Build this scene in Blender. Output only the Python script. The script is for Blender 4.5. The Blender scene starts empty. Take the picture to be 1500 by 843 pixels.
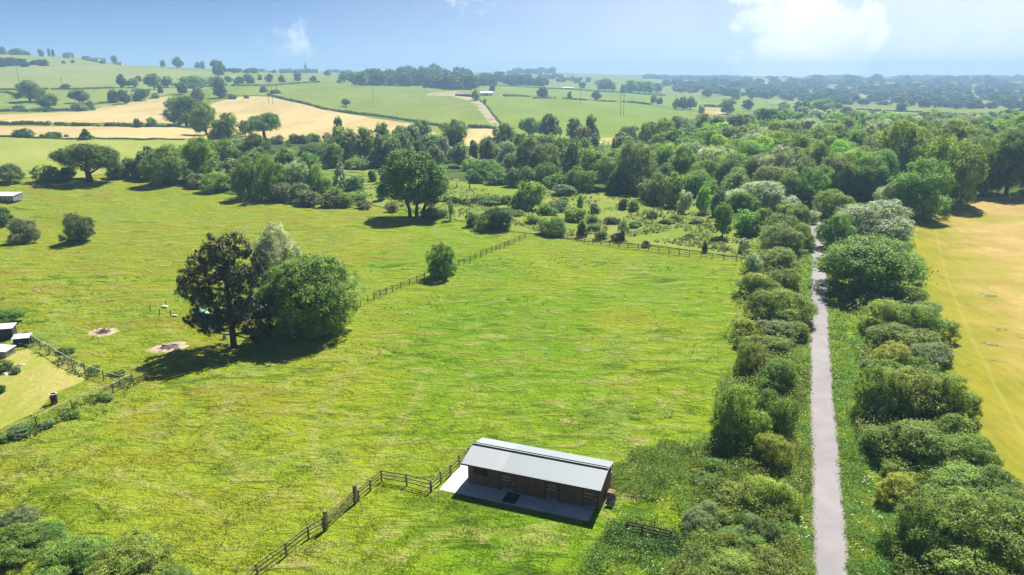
EXPO = 1.1; HAZE = 0.0003; CLOUD = 0.62
import bpy, math, random
import numpy as np
from mathutils import Vector, Matrix
from mathutils.geometry import delaunay_2d_cdt

SC = bpy.context.scene
COL = SC.collection
R = math.radians
rng = np.random.default_rng(11)
random.seed(11)

# ------------------------------------------------------------------ camera
F = 1071.0; CX = 750.0; CY = 421.5
PITCH = R(16.12); CAMZ = 36.0
CP, SP = math.cos(PITCH), math.sin(PITCH)
cam_d = bpy.data.cameras.new('camera')
cam = bpy.data.objects.new('camera', cam_d); COL.objects.link(cam)
cam.location = (0, 0, CAMZ); cam.rotation_euler = (R(90) - PITCH, 0, 0)
cam_d.sensor_width = 36; cam_d.lens = 36 * F / 1500
cam_d.clip_start = 0.5; cam_d.clip_end = 30000
SC.camera = cam

def ray(px, py):
    u = (np.asarray(px, float) - CX) / F; v = -(np.asarray(py, float) - CY) / F
    return u, CP + v * SP, -SP + v * CP      # x, y, z

# ------------------------------------------------------------------ terrain
# which picture row the ground reaches at which distance, per direction: this fixes the real heights of the valley and the hills
DIST = np.array([0, 200, 300, 450, 600, 800, 1000, 1300, 1600, 1900, 2400, 3300, 4800, 7500], float)
ROWS = {
 -300: [0,0,245,203,183,160,134, 104, 82, 74, 92, 108,110,112],
    0: [0,0,245,203,183,160,134, 106, 86, 77, 92, 108,110,112],
  100: [0,0,245,203,182,158,133, 108, 91, 81, 96, 108,110,112],
  200: [0,0,245,203,181,157,133, 112, 99, 95, 103, 108,110,112],
  300: [0,0,245,203,182,158,134, 116, 104, 100, 105, 107,109,112],
  430: [0,0,245,203,183,160,135, 121, 113, 110, 107, 104,106,111],
  600: [0,0,245,204,189,164,139, 128, 121, 117, 113, 108,108,112],
  720: [0,0,245,205,191,166,144, 132, 125, 120, 114, 106,106,112],
  800: [0,0,245,205,192,168,148, 136, 128, 123, 116, 107,106,112],
  900: [0,0,245,205,192,171,154, 142, 133, 127, 121, 112,109,112],
 1000: [0,0,245,205,192,173,160, 149, 140, 133, 126, 116,110,111],
 1200: [0,0,245,204,188,173,165, 157, 149, 141, 133, 121,113,112],
 1400: [0,0,245,204,189,176,168, 161, 152, 144, 135, 122,112,111],
 1800: [0,0,245,204,190,178,170, 163, 154, 146, 136, 122,111,111],
}
PXC = np.array(sorted(ROWS), float)
FG = np.concatenate([np.linspace(0, 200, 40), np.geomspace(205, 9000, 360)])
PROF = []
for c in sorted(ROWS):
    x, y, z = ray(np.full(len(DIST), c), np.array(ROWS[c], float))
    zz = CAMZ + z / np.hypot(x, y) * DIST
    zz[:2] = 0.0
    p = np.interp(np.log(FG + 60), np.log(DIST + 60), zz)
    k = np.exp(-0.5 * (np.arange(-14, 15) / 5.0) ** 2); k /= k.sum()
    q = np.convolve(np.pad(p, 14, mode='edge'), k, 'valid')
    w = np.clip((FG - 180) / 120, 0, 1)
    PROF.append(q * w + p * (1 - w) * 0)
PROF = np.array(PROF)

def terrain(x, y):
    x = np.asarray(x, float); y = np.asarray(y, float)
    D = np.hypot(x, y)
    az = np.clip(np.arctan2(x, np.maximum(y, 1e-3)), -0.9, 0.9)
    px = np.clip(CX + F * np.tan(az) / CP, PXC[0], PXC[-1] - 1e-6)
    i = np.clip(np.searchsorted(PXC, px, side='right') - 1, 0, len(PXC) - 2)
    t = (px - PXC[i]) / (PXC[i + 1] - PXC[i]); t = t * t * (3 - 2 * t)
    fi = np.clip(np.interp(D, FG, np.arange(len(FG))), 0, len(FG) - 1.001)
    f0 = fi.astype(int); ft = fi - f0
    a = PROF[i, f0] * (1 - ft) + PROF[i, f0 + 1] * ft
    b = PROF[i + 1, f0] * (1 - ft) + PROF[i + 1, f0 + 1] * ft
    z = a * (1 - t) + b * t
    und = (0.22 * np.sin(x * 0.13 + 1.3) * np.sin(y * 0.11 + 0.4) + 0.14 * np.sin(x * 0.31 + y * 0.23) + 0.08 * np.sin(x * 0.5 - y * 0.41))
    calm = np.clip((np.hypot(x - 1, y - 58) - 9) / 14, 0, 1)           # level ground at the stables
    return z + und * calm * np.clip(1.5 - D / 900, 0, 1)

STEPS = np.geomspace(28, 5150, 900)
def ground(px, py):
    """the point of the terrain seen at a picture position"""
    x, y, z = ray(px, py); h = math.hypot(x, y)
    xs, ys, zs = x / h * STEPS, y / h * STEPS, CAMZ + z / h * STEPS
    below = zs < terrain(xs, ys)
    k = int(np.argmax(below)) if below.any() else len(STEPS) - 1
    if k == 0: d = STEPS[0]
    else:
        a, b = STEPS[k - 1], STEPS[k]
        for _ in range(18):
            m = (a + b) / 2
            if CAMZ + z / h * m < terrain(x / h * m, y / h * m): b = m
            else: a = m
        d = b
    X, Y = x / h * d, y / h * d
    return Vector((X, Y, float(terrain(X, Y))))

def depth_of(p): return p[1] * CP - (p[2] - CAMZ) * SP
def height_at(px, py, p):
    """height of the point straight above p (roughly) seen at picture row py"""
    x, y, z = ray(px, py)
    return CAMZ + z / math.hypot(x, y) * math.hypot(p[0], p[1]) - p[2]

# ------------------------------------------------------------------ small helpers
def mesh_obj(name, verts, faces, mats, parent=None, mat_idx=None, smooth=False):
    me = bpy.data.meshes.new(name)
    verts = np.asarray(verts, np.float32)
    if isinstance(faces, np.ndarray):
        n, k = faces.shape
        me.vertices.add(len(verts)); me.vertices.foreach_set('co', verts.ravel())
        me.loops.add(n * k); me.loops.foreach_set('vertex_index', faces.astype(np.int32).ravel())
        me.polygons.add(n); me.polygons.foreach_set('loop_start', np.arange(0, n * k, k, dtype=np.int32))
        me.update(calc_edges=True)
    else:
        me.from_pydata([tuple(v) for v in verts.tolist()], [], faces); me.update()
    for m in (mats if isinstance(mats, (list, tuple)) else [mats]): me.materials.append(m)
    if mat_idx is not None: me.polygons.foreach_set('material_index', np.asarray(mat_idx, np.int32))
    if smooth: me.polygons.foreach_set('use_smooth', np.ones(len(me.polygons), bool))
    o = bpy.data.objects.new(name, me); COL.objects.link(o)
    if parent is not None: o.parent = parent
    return o

class MB:
    """collects boxes, bars and tubes into ONE mesh"""
    def __init__(s): s.v = []; s.f = []; s.m = []
    def add(s, vs, fs, mi=0):
        b = len(s.v); s.v += [tuple(v) for v in vs]; s.f += [tuple(i + b for i in f) for f in fs]; s.m += [mi] * len(fs)
    def box(s, x0, x1, y0, y1, z0, z1, mi=0, M=None):
        vs = [Vector(p) for p in ((x0,y0,z0),(x1,y0,z0),(x1,y1,z0),(x0,y1,z0),(x0,y0,z1),(x1,y0,z1),(x1,y1,z1),(x0,y1,z1))]
        if M is not None: vs = [M @ v for v in vs]
        s.add(vs, [(3,2,1,0),(4,5,6,7),(0,1,5,4),(1,2,6,5),(2,3,7,6),(3,0,4,7)], mi); return s
    def tube(s, pts, rad, n=6, mi=0):
        pts = [Vector(p) for p in pts]; ring = []
        b = len(s.v)
        for i, p in enumerate(pts):
            d = (pts[min(i + 1, len(pts) - 1)] - pts[max(i - 1, 0)])
            d = d.normalized() if d.length > 1e-6 else Vector((0, 0, 1))
            a = d.cross(Vector((0.3, 0.95, 0.1))).normalized(); c = d.cross(a)
            r = rad[i] if isinstance(rad, (list, tuple)) else rad
            for k in range(n):
                t = 2 * math.pi * k / n
                s.v.append(tuple(p + a * math.cos(t) * r + c * math.sin(t) * r))
        for i in range(len(pts) - 1):
            for k in range(n):
                k2 = (k + 1) % n
                s.f.append((b + i*n + k, b + i*n + k2, b + (i+1)*n + k2, b + (i+1)*n + k)); s.m.append(mi)
        s.f.append(tuple(b + k for k in reversed(range(n)))); s.m.append(mi)
        s.f.append(tuple(b + (len(pts)-1)*n + k for k in range(n))); s.m.append(mi)
        return s
    def bar(s, a, b, w, h, mi=0):
        """a sawn board from a to b, w thick, h high"""
        a, b = Vector(a), Vector(b); d = (b - a).normalized()
        side = Vector((-d.y, d.x, 0)); side = side.normalized() if side.length > 1e-6 else Vector((1, 0, 0)); up = side.cross(d) * -1
        vs = []
        for p in (a, b):
            for q, r in ((-1,-1),(1,-1),(1,1),(-1,1)): vs.append(p + side * q * w / 2 + up * r * h / 2)
        s.add(vs, [(3,2,1,0),(4,5,6,7),(0,1,5,4),(1,2,6,5),(2,3,7,6),(3,0,4,7)], mi); return s
    def build(s, name, mats, parent=None):
        return mesh_obj(name, s.v, s.f, mats, parent, s.m)

def tag(o, label, cat, group=None, kind=None):
    o['label'] = label; o['category'] = cat
    if group: o['group'] = group
    if kind: o['kind'] = kind
    return o
def empty(name, loc, rz=0.0):
    o = bpy.data.objects.new(name, None); COL.objects.link(o); o.location = loc; o.rotation_euler = (0, 0, rz)
    o.empty_display_size = 0.3
    return o
def clone(o, parent=None):
    c = o.copy(); COL.objects.link(c)
    if parent is not None: c.parent = parent
    for ch in list(o.children): clone(ch, c)
    return c

# ------------------------------------------------------------------ materials
def new_mat(name):
    m = bpy.data.materials.new(name); m.use_nodes = True
    nt = m.node_tree; b = nt.nodes['Principled BSDF']; b.inputs['Roughness'].default_value = 0.85
    b.inputs['Specular IOR Level'].default_value = 0.2
    return m, nt, b
class NT:
    def __init__(s, nt): s.nt = nt; s.pos = None
    def n(s, t, **kw):
        x = s.nt.nodes.new(t)
        for k, v in kw.items(): setattr(x, k, v)
        return x
    def link(s, a, b): s.nt.links.new(a, b)
    def position(s):
        if s.pos is None: s.pos = s.n('ShaderNodeNewGeometry').outputs['Position']
        return s.pos
    def mapped(s, rot, scale, vec=None):
        m = s.n('ShaderNodeMapping'); m.inputs['Rotation'].default_value = (0, 0, rot); m.inputs['Scale'].default_value = scale
        s.link(vec if vec is not None else s.position(), m.inputs['Vector']); return m.outputs['Vector']
    def noise(s, scale, detail=3, rough=0.55, vec=None, dist=0.0):
        x = s.n('ShaderNodeTexNoise'); x.inputs['Scale'].default_value = scale; x.inputs['Detail'].default_value = detail
        x.inputs['Roughness'].default_value = rough; x.inputs['Distortion'].default_value = dist
        s.link(vec if vec is not None else s.position(), x.inputs['Vector']); return x.outputs['Fac']
    def ramp(s, f, a, b, lo=0.0, hi=1.0):
        x = s.n('ShaderNodeMapRange'); x.interpolation_type = 'SMOOTHSTEP'
        x.inputs[1].default_value = a; x.inputs[2].default_value = b; x.inputs[3].default_value = lo; x.inputs[4].default_value = hi
        s.link(f, x.inputs[0]); return x.outputs[0]
    def mix(s, f, a, b, mode='MIX'):
        x = s.n('ShaderNodeMix', data_type='RGBA', blend_type=mode)
        for sock, v in ((x.inputs[0], f), (x.inputs[6], a), (x.inputs[7], b)):
            if hasattr(v, 'is_linked') or hasattr(v, 'links'): s.link(v, sock)
            elif isinstance(v, (int, float)): sock.default_value = v
            else: sock.default_value = (*v, 1)
        return x.outputs[2]
    def math(s, op, a, b=None, clamp=False):
        x = s.n('ShaderNodeMath', operation=op, use_clamp=clamp)
        for i, v in enumerate((a, b)):
            if v is None: continue
            if hasattr(v, 'links'): s.link(v, x.inputs[i])
            else: x.inputs[i].default_value = v
        return x.outputs[0]
    def bump(s, h, strength, dist):
        x = s.n('ShaderNodeBump'); x.inputs['Strength'].default_value = strength; x.inputs['Distance'].default_value = dist
        s.link(h, x.inputs['Height']); return x.outputs['Normal']

def plain(name, col, rough=0.8, var=0.15, scale=3.0, spec=0.2, bump=0.0, metallic=0.0):
    m, nt, b = new_mat(name); N = NT(nt)
    tc = N.n('ShaderNodeTexCoord').outputs['Object']
    f = N.noise(scale, 5, 0.6, tc)
    d = tuple(c * (1 - var * 2) for c in col); l = tuple(min(1, c * (1 + var)) for c in col)
    N.link(N.mix(N.ramp(f, 0.3, 0.7), d, l), b.inputs['Base Color'])
    b.inputs['Roughness'].default_value = rough; b.inputs['Specular IOR Level'].default_value = spec; b.inputs['Metallic'].default_value = metallic
    if bump: N.link(N.bump(f, 0.6, bump), b.inputs['Normal'])
    return m

# meadow colour: long soft streaks of bright grass, yellow grass, seed-head tan, and darker rank patches
G_BRIGHT = (0.150, 0.268, 0.010); G_YELLOW = (0.240, 0.300, 0.014); G_TAN = (0.31, 0.285, 0.105)
G_DARK = (0.062, 0.130, 0.009); G_OCHRE = (0.220, 0.205, 0.020); G_LIGHT = (0.19, 0.26, 0.045)
def meadow_colour(N, fine=True, track=False):
    v1 = N.mapped(0.5, (1.0, 0.55, 1.0)); v2 = N.mapped(-0.25, (0.6, 1.3, 1.0))
    big = N.noise(0.035, 3, 0.5, v1, 0.6); mid = N.noise(0.11, 4, 0.6, v2, 0.8); sm = N.noise(0.42, 5, 0.65, v2, 0.6)
    left = N.n('ShaderNodeSeparateXYZ'); N.link(N.position(), left.inputs[0])
    # the meadow west of the paddock is older and yellower than the paddock itself
    lf = N.ramp(N.math('ADD', left.outputs[0], N.math('MULTIPLY', left.outputs[1], 0.06)), -40.0, 6.0, 0.13, 0.0)
    c = N.mix(N.ramp(N.math('ADD', big, lf), 0.38, 0.68), G_BRIGHT, G_YELLOW)
    c = N.mix(N.math('MULTIPLY', N.ramp(N.math('ADD', mid, lf), 0.54, 0.74), 0.8), c, G_OCHRE)
    c = N.mix(N.math('MULTIPLY', N.ramp(sm, 0.52, 0.66), 0.8), c, G_TAN)
    c = N.mix(N.math('MULTIPLY', N.ramp(N.math('ADD', N.math('MULTIPLY', mid, 0.5), N.math('MULTIPLY', sm, 0.5)), 0.49, 0.37), 0.85), c, G_DARK)
    huge = N.noise(0.017, 3, 0.5, v2, 0.8)
    c = N.mix(N.math('MULTIPLY', N.ramp(huge, 0.45, 0.62), 0.55), c, (0.215, 0.275, 0.020))
    pale = N.noise(0.075, 4, 0.6, v1, 1.0)
    c = N.mix(N.math('MULTIPLY', N.ramp(pale, 0.52, 0.68), 0.65), c, G_LIGHT)
    if track:
        ta = N.n('ShaderNodeAttribute', attribute_name='track').outputs['Fac']
        c = N.mix(N.math('MULTIPLY', ta, N.ramp(sm, .3, .6, .25, .75)), c, (0.30, 0.30, 0.075))
    if fine:
        f = N.noise(2.3, 4, 0.7, v2)
        c = N.mix(N.ramp(f, 0.3, 0.6), N.mix(0.4, c, (0.06, 0.11, 0.008)), c)
    return c, mid, sm

def mat_meadow():
    m, nt, b = new_mat('meadow_turf'); N = NT(nt)
    c, mid, sm = meadow_colour(N, True, True)
    N.link(c, b.inputs['Base Color']); b.inputs['Specular IOR Level'].default_value = 0.05; b.inputs['Roughness'].default_value = 1.0
    h = N.math('ADD', N.math('MULTIPLY', sm, 1.0), N.math('MULTIPLY', N.noise(1.7, 4, 0.7), 0.35))
    N.link(N.bump(h, 1.0, 1.1), b.inputs['Normal'])
    return m
def mat_blades():
    m, nt, b = new_mat('grass_blades'); N = NT(nt)
    c, mid, sm = meadow_colour(N, False)
    g = N.n('ShaderNodeNewGeometry').outputs['Random Per Island']
    hsv = N.n('ShaderNodeHueSaturation'); N.link(c, hsv.inputs['Color'])
    N.link(N.ramp(g, 0, 1, 0.95, 1.45), hsv.inputs['Value'])
    N.link(hsv.outputs[0], b.inputs['Base Color']); b.inputs['Specular IOR Level'].default_value = 0.1
    t = N.n('ShaderNodeBsdfTranslucent'); N.link(hsv.outputs[0], t.inputs['Color'])
    mx = N.n('ShaderNodeMixShader'); mx.inputs[0].default_value = 0.6
    N.link(b.outputs[0], mx.inputs[1]); N.link(t.outputs[0], mx.inputs[2])
    N.link(mx.outputs[0], nt.nodes['Material Output'].inputs['Surface'])
    return m
def mat_field(name, c0, c1, c2=None, scale=0.03, rot=0.3, stretch=(1, 0.3, 1), f2=0.5, bump=0.0, fine=0.25):
    m, nt, b = new_mat(name); N = NT(nt)
    v = N.mapped(rot, stretch)
    a = N.noise(scale, 4, 0.6, v, 0.5)
    c = N.mix(N.ramp(a, 0.35, 0.65), c0, c1)
    if c2: c = N.mix(N.math('MULTIPLY', N.ramp(N.noise(scale * 3.1, 4, 0.6, v), 0.52, 0.68), f2), c, c2)
    f = N.noise(scale * 22, 4, 0.7, v)
    c = N.mix(N.math('MULTIPLY', N.ramp(f, 0.65, 0.35), fine), c, tuple(k * 0.55 for k in c0))
    N.link(c, b.inputs['Base Color']); b.inputs['Specular IOR Level'].default_value = 0.05; b.inputs['Roughness'].default_value = 1.0
    if bump: N.link(N.bump(f, 0.8, bump), b.inputs['Normal'])
    return m
def mat_leaf(name, trans=0.5, rough=0.55, spec=0.25):
    """leaves: the tree's own colour (object colour), each clump and each leaf a little different"""
    m, nt, b = new_mat(name); N = NT(nt)
    oi = N.n('ShaderNodeObjectInfo')
    at = N.n('ShaderNodeAttribute', attribute_name='tint')
    isl = N.n('ShaderNodeNewGeometry').outputs['Random Per Island']
    hsv = N.n('ShaderNodeHueSaturation'); N.link(oi.outputs['Color'], hsv.inputs['Color'])
    N.link(N.math('MULTIPLY', at.outputs['Fac'], N.ramp(isl, 0, 1, 0.65, 1.4)), hsv.inputs['Value'])
    N.link(N.ramp(oi.outputs['Random'], 0, 1, 0.485, 0.515), hsv.inputs['Hue'])
    N.link(N.ramp(isl, 0, 1, 1.1, 0.85), hsv.inputs['Saturation'])
    N.link(hsv.outputs[0], b.inputs['Base Color'])
    b.inputs['Roughness'].default_value = rough; b.inputs['Specular IOR Level'].default_value = spec
    t = N.n('ShaderNodeBsdfTranslucent')
    N.link(N.mix(0.5, hsv.outputs[0], N.mix(1.0, hsv.outputs[0], (1.5, 1.35, 0.5), 'MULTIPLY')), t.inputs['Color'])
    mx = N.n('ShaderNodeMixShader'); mx.inputs[0].default_value = trans
    N.link(b.outputs[0], mx.inputs[1]); N.link(t.outputs[0], mx.inputs[2])
    N.link(mx.outputs[0], nt.nodes['Material Output'].inputs['Surface'])
    return m
def mat_tinted(name, rough=0.85):
    m, nt, b = new_mat(name); N = NT(nt)
    oi = N.n('ShaderNodeObjectInfo'); N.link(oi.outputs['Color'], b.inputs['Base Color']); b.inputs['Roughness'].default_value = rough
    return m

M = {}
M['meadow'] = mat_meadow(); M['blades'] = mat_blades()
M['leaf'] = mat_leaf('leaf'); M['needle'] = mat_leaf('pine_needles', 0.15, 0.5, 0.3)
M['bark'] = plain('bark', (0.075, 0.055, 0.04), 0.95, 0.3, 6)
M['palebark'] = plain('pale_bark', (0.16, 0.145, 0.12), 0.95, 0.3, 6)
M['wheat'] = mat_field('ripe_wheat', (0.41, 0.315, 0.135), (0.49, 0.39, 0.18), (0.35, 0.25, 0.09), 0.02, 0.9, (1, 0.15, 1), 0.4)
M['pasture'] = mat_field('pasture', (0.145, 0.195, 0.022), (0.195, 0.240, 0.032), (0.24, 0.225, 0.075), 0.016, 0.2, (1, 0.35, 1), 0.5)
M['bright_pasture'] = mat_field('bright_pasture', (0.145, 0.215, 0.018), (0.185, 0.250, 0.024), (0.22, 0.225, 0.05), 0.016, 0.2, (1, 0.35, 1), 0.5)
M['pale_pasture'] = mat_field('pale_pasture', (0.185, 0.235, 0.06), (0.235, 0.26, 0.08), (0.25, 0.235, 0.10), 0.014, 0.1, (1, 0.4, 1), 0.5)
M['hay'] = mat_field('hay_meadow', (0.22, 0.27, 0.05), (0.27, 0.29, 0.075), (0.30, 0.26, 0.10), 0.02, 0.1, (1, 0.4, 1), 0.6)
M['scrub'] = mat_field('rough_scrub_grass', (0.165, 0.245, 0.03), (0.235, 0.27, 0.06), (0.26, 0.225, 0.09), 0.07, 0.2, (1, 0.6, 1), 0.6, 0.3, 0.5)
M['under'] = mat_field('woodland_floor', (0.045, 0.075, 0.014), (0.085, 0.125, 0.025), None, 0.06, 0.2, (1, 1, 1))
M['lawn'] = mat_field('mown_lawn', (0.27, 0.30, 0.045), (0.37, 0.34, 0.10), (0.40, 0.31, 0.13), 0.16, 0.35, (1, 0.5, 1), 0.85, 0.1, 0.5)
M['dirt'] = mat_field('dirt_track', (0.34, 0.29, 0.19), (0.42, 0.36, 0.25), (0.28, 0.27, 0.12), 0.08, 0.2, (1, 1, 1))

def mat_path():
    m, nt, b = new_mat('path_asphalt'); N = NT(nt)
    a = N.noise(0.35, 4, 0.6); f = N.noise(9.0, 5, 0.7); g = N.noise(45.0, 2, 0.7)
    c = N.mix(N.ramp(a, 0.35, 0.65), (0.232, 0.216, 0.222), (0.272, 0.252, 0.258))
    c = N.mix(N.math('MULTIPLY', N.ramp(f, 0.55, 0.75), 0.35), c, (0.20, 0.18, 0.18))
    c = N.mix(N.math('MULTIPLY', N.ramp(g, 0.5, 0.7), 0.3), c, (0.33, 0.305, 0.305))
    # earth and leaf litter creeping in from both edges
    e = N.n('ShaderNodeAttribute', attribute_name='edge').outputs['Fac']
    c = N.mix(N.math('MULTIPLY', N.ramp(N.math('ADD', e, N.math('MULTIPLY', N.noise(1.1, 5, 0.7), 0.45)), 1.12, 1.3), 0.8), c, (0.15, 0.13, 0.065))
    N.link(c, b.inputs['Base Color']); b.inputs['Roughness'].default_value = 0.9; b.inputs['Specular IOR Level'].default_value = 0.25
    N.link(N.bump(g, 0.3, 0.01), b.inputs['Normal'])
    return m
def mat_golden():
    """dry hay stubble, yellow-green along the margin where it was not cut"""
    m, nt, b = new_mat('golden_stubble'); N = NT(nt)
    e = N.n('ShaderNodeAttribute', attribute_name='edge').outputs['Fac']          # metres from the hedge
    v = N.mapped(-0.36, (1.0, 0.22, 1)); w = N.mapped(0.5, (0.7, 1, 1))
    a = N.noise(0.09, 4, 0.6, w, 0.8); f = N.noise(0.55, 5, 0.7, v); g = N.noise(3.0, 4, 0.7, v)
    c = N.mix(N.ramp(a, 0.38, 0.64), (0.375, 0.265, 0.095), (0.43, 0.32, 0.125))
    c = N.mix(N.math('MULTIPLY', N.ramp(f, 0.5, 0.72), 0.6), c, (0.28, 0.22, 0.035))
    c = N.mix(N.math('MULTIPLY', N.ramp(N.noise(0.045, 4, 0.55, w), 0.46, 0.66), 0.75), c, (0.25, 0.245, 0.03))
    edge = N.math('ADD', e, N.math('MULTIPLY', N.math('SUBTRACT', a, 0.5), 22.0))
    c = N.mix(N.ramp(edge, 17.0, 1.0), c, N.mix(N.ramp(f, 0.4, 0.65), (0.26, 0.24, 0.02), (0.18, 0.205, 0.018)))
    # one pale wheel line running along the headland
    ln = N.math('ABSOLUTE', N.math('SUBTRACT', N.math('ADD', e, N.math('MULTIPLY', f, 0.9)), 4.3))
    c = N.mix(N.math('MULTIPLY', N.ramp(ln, 0.45, 0.05), 0.22), c, (0.42, 0.36, 0.12))
    c = N.mix(N.math('MULTIPLY', N.ramp(g, 0.62, 0.38), 0.25), c, (0.20, 0.14, 0.03))
    N.link(c, b.inputs['Base Color']); b.inputs['Specular IOR Level'].default_value = 0.05; b.inputs['Roughness'].default_value = 1.0
    N.link(N.bump(g, 0.7, 0.12), b.inputs['Normal'])
    return m
M['path'] = mat_path(); M['golden'] = mat_golden()

# ------------------------------------------------------------------ the ground: one sheet to the horizon, finest where the camera sees it
def build_ground():
    az = np.concatenate([np.linspace(-180, -60, 40)[:-1], np.linspace(-60, -42, 60)[:-1], np.linspace(-42, 42, 620), np.linspace(42, 60, 60)[1:], np.linspace(60, 180, 40)[1:]])
    az = np.radians(az)
    rad = np.concatenate([np.linspace(3, 42, 26), np.geomspace(42.5, 5200, 470)])
    A, D = np.meshgrid(az, rad)
    x, y = D * np.sin(A), D * np.cos(A)
    z = terrain(x, y)
    n, k = A.shape
    v = np.stack([x, y, z], -1).reshape(-1, 3)
    i, j = np.meshgrid(np.arange(n - 1), np.arange(k - 1), indexing='ij'); q = (i * k + j).ravel()
    f = np.stack([q, q + 1, q + k + 1, q + k], 1)[:, ::-1]
    f = f[(np.abs(A.ravel()[f].mean(1)) < 1.2) | (D.ravel()[f].max(1) < 320)]      # behind the viewer only the near ground is built
    v = np.vstack([v, [[0, 0, float(terrain(0, 0.01))]]])
    # material: meadow near by, pasture farther off, woodland floor under the trees
    m = np.zeros(len(f), int)
    cx, cy = v[f].mean(1)[:, 0], v[f].mean(1)[:, 1]
    m[np.hypot(cx, cy) > 330] = 1
    o = mesh_obj('ground', v, f, [M['meadow'], M['pasture']], None, m, True)
    tr = np.zeros(len(v))
    for T in TRACKS:
        P = [tuple(ground(*p)[:2]) for p in T]; tr = np.maximum(tr, np.exp(-(seg_dist(P, v[:, 0], v[:, 1]) / .55) ** 2))
    at = o.data.attributes.new('track', 'FLOAT', 'POINT'); at.data.foreach_set('value', tr.astype(np.float32))
    o['kind'] = 'structure'; return o

def inside(P, x, y):
    """points inside a polygon (world x, y)"""
    P = np.asarray(P, float); x = np.asarray(x); y = np.asarray(y); r = np.zeros(x.shape, bool)
    for (x0, y0), (x1, y1) in zip(P, np.roll(P, -1, 0)):
        c = ((y0 > y) != (y1 > y))
        r ^= c & (x < (x1 - x0) * (y - y0) / ((y1 - y0) if abs(y1 - y0) > 1e-9 else 1e-9) + x0)
    return r
def seg_dist(pts, x, y):
    d = np.full(np.shape(x), 1e9)
    for (x0, y0), (x1, y1) in zip(pts[:-1], pts[1:]):
        L = max((x1 - x0) ** 2 + (y1 - y0) ** 2, 1e-9)
        t = np.clip(((x - x0) * (x1 - x0) + (y - y0) * (y1 - y0)) / L, 0, 1)
        d = np.minimum(d, np.hypot(x - x0 - t * (x1 - x0), y - y0 - t * (y1 - y0)))
    return d

# trodden lines through the long grass
TRACKS = [[(500,742),(478,715),(462,680),(458,640),(470,600),(500,560),(560,510)], [(506,738),(540,690),(590,620),(620,560)], [(330,600),(420,560),(520,520),(600,500)], [(345,580),(300,640),(360,690),(440,730)], [(0,700),(120,690),(260,720),(330,760)], [(150,420),(300,430),(420,520)], [(560,830),(620,790),(700,775),(820,790)]]
GROUND = build_ground()
LEVEL = [0]
def sheet(name, poly_px, mat, lift=None, world=False, edge=None, rough=0.0):
    """a field draped on the terrain with its own outline"""
    W = [Vector((*p, 0)) for p in poly_px] if world else [ground(*p) for p in poly_px]
    LEVEL[0] += 1
    pts = []
    for a, b in zip(W, W[1:] + W[:1]):
        d0 = math.hypot(a.x, a.y); n = max(1, int((b - a).length / (d0 * 0.012)))
        for k in range(n):
            p = a.lerp(b, k / n); j = rough * d0 * 0.003
            pts.append((p.x + random.uniform(-j, j), p.y + random.uniform(-j, j)))
    P = np.array(pts); nb = len(P)
    D = np.hypot(P[:, 0], P[:, 1]); A = np.arctan2(P[:, 0], P[:, 1])
    az = np.arange(A.min(), A.max(), 0.010); rad = np.exp(np.arange(math.log(D.min()), math.log(D.max()), 0.016))
    aa, dd = np.meshgrid(az, rad); gx, gy = (dd * np.sin(aa)).ravel(), (dd * np.cos(aa)).ravel()
    ok = inside(P, gx, gy) & (seg_dist(np.vstack([P, P[:1]]), gx, gy) > np.hypot(gx, gy) * 0.005)
    V = np.vstack([P, np.stack([gx[ok], gy[ok]], 1)])
    vs, es, fs, *_ = delaunay_2d_cdt([Vector(p) for p in V], [(i, (i + 1) % nb) for i in range(nb)], [], 1, 1e-6)
    v = np.array([tuple(p) for p in vs]); d = np.hypot(v[:, 0], v[:, 1])
    lf = (0.03 + d * 0.00035 if lift is None else np.full(len(d), lift)) + LEVEL[0] * 0.004
    z = terrain(v[:, 0], v[:, 1]) + lf
    F_ = np.array([f for f in fs if len(f) == 3])
    a, b, c = v[F_[:, 0]], v[F_[:, 1]], v[F_[:, 2]]
    cr = (b[:, 0]-a[:, 0])*(c[:, 1]-a[:, 1]) - (b[:, 1]-a[:, 1])*(c[:, 0]-a[:, 0])
    F_[cr < 0] = F_[cr < 0][:, ::-1]
    o = mesh_obj(name, np.column_stack([v, z]), F_, mat, None, None, True)
    if edge is not None:
        at = o.data.attributes.new('edge', 'FLOAT', 'POINT'); at.data.foreach_set('value', edge(v[:, 0], v[:, 1]).astype(np.float32))
    o['kind'] = 'structure'
    return o

# ---- fields (outlines read off the photograph, dropped on to the terrain)
sheet('far_hills_pasture', [(-250,164),(0,163),(135,162),(250,138),(330,128),(400,121),(330,108),(240,101),(150,93),(60,84),(-250,78)], M['pale_pasture'])
sheet('hillside_field', [(-250,131),(0,132),(165,131),(185,140),(175,158),(135,160),(0,162),(-250,162)], M['pasture'])
sheet('hay_meadow', [(-300,206),(0,202),(120,206),(290,206),(310,214),(300,232),(200,248),(120,262),(0,262),(-300,262)], M['hay'])
sheet('wheat_strip', [(-300,170),(0,169),(75,166),(138,163),(150,157),(200,150),(245,142),(262,146),(265,160),(255,182),(0,181),(-300,181)], M['wheat'])
sheet('wheat_strip.001', [(-300,187),(0,186),(255,187),(300,193),(340,200),(300,205),(180,204),(100,203),(0,199),(-300,199)], M['wheat'])
sheet('wheat_field', [(290,163),(312,152),(345,143),(372,142),(398,143),(450,155),(500,166),(560,176),(622,184),(640,196),(600,206),(520,212),(400,207),(330,205),(290,190)], M['wheat'])
sheet('wheat_field.001', [(686,190),(730,188),(732,200),(690,216),(660,216)], M['wheat'])
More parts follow.
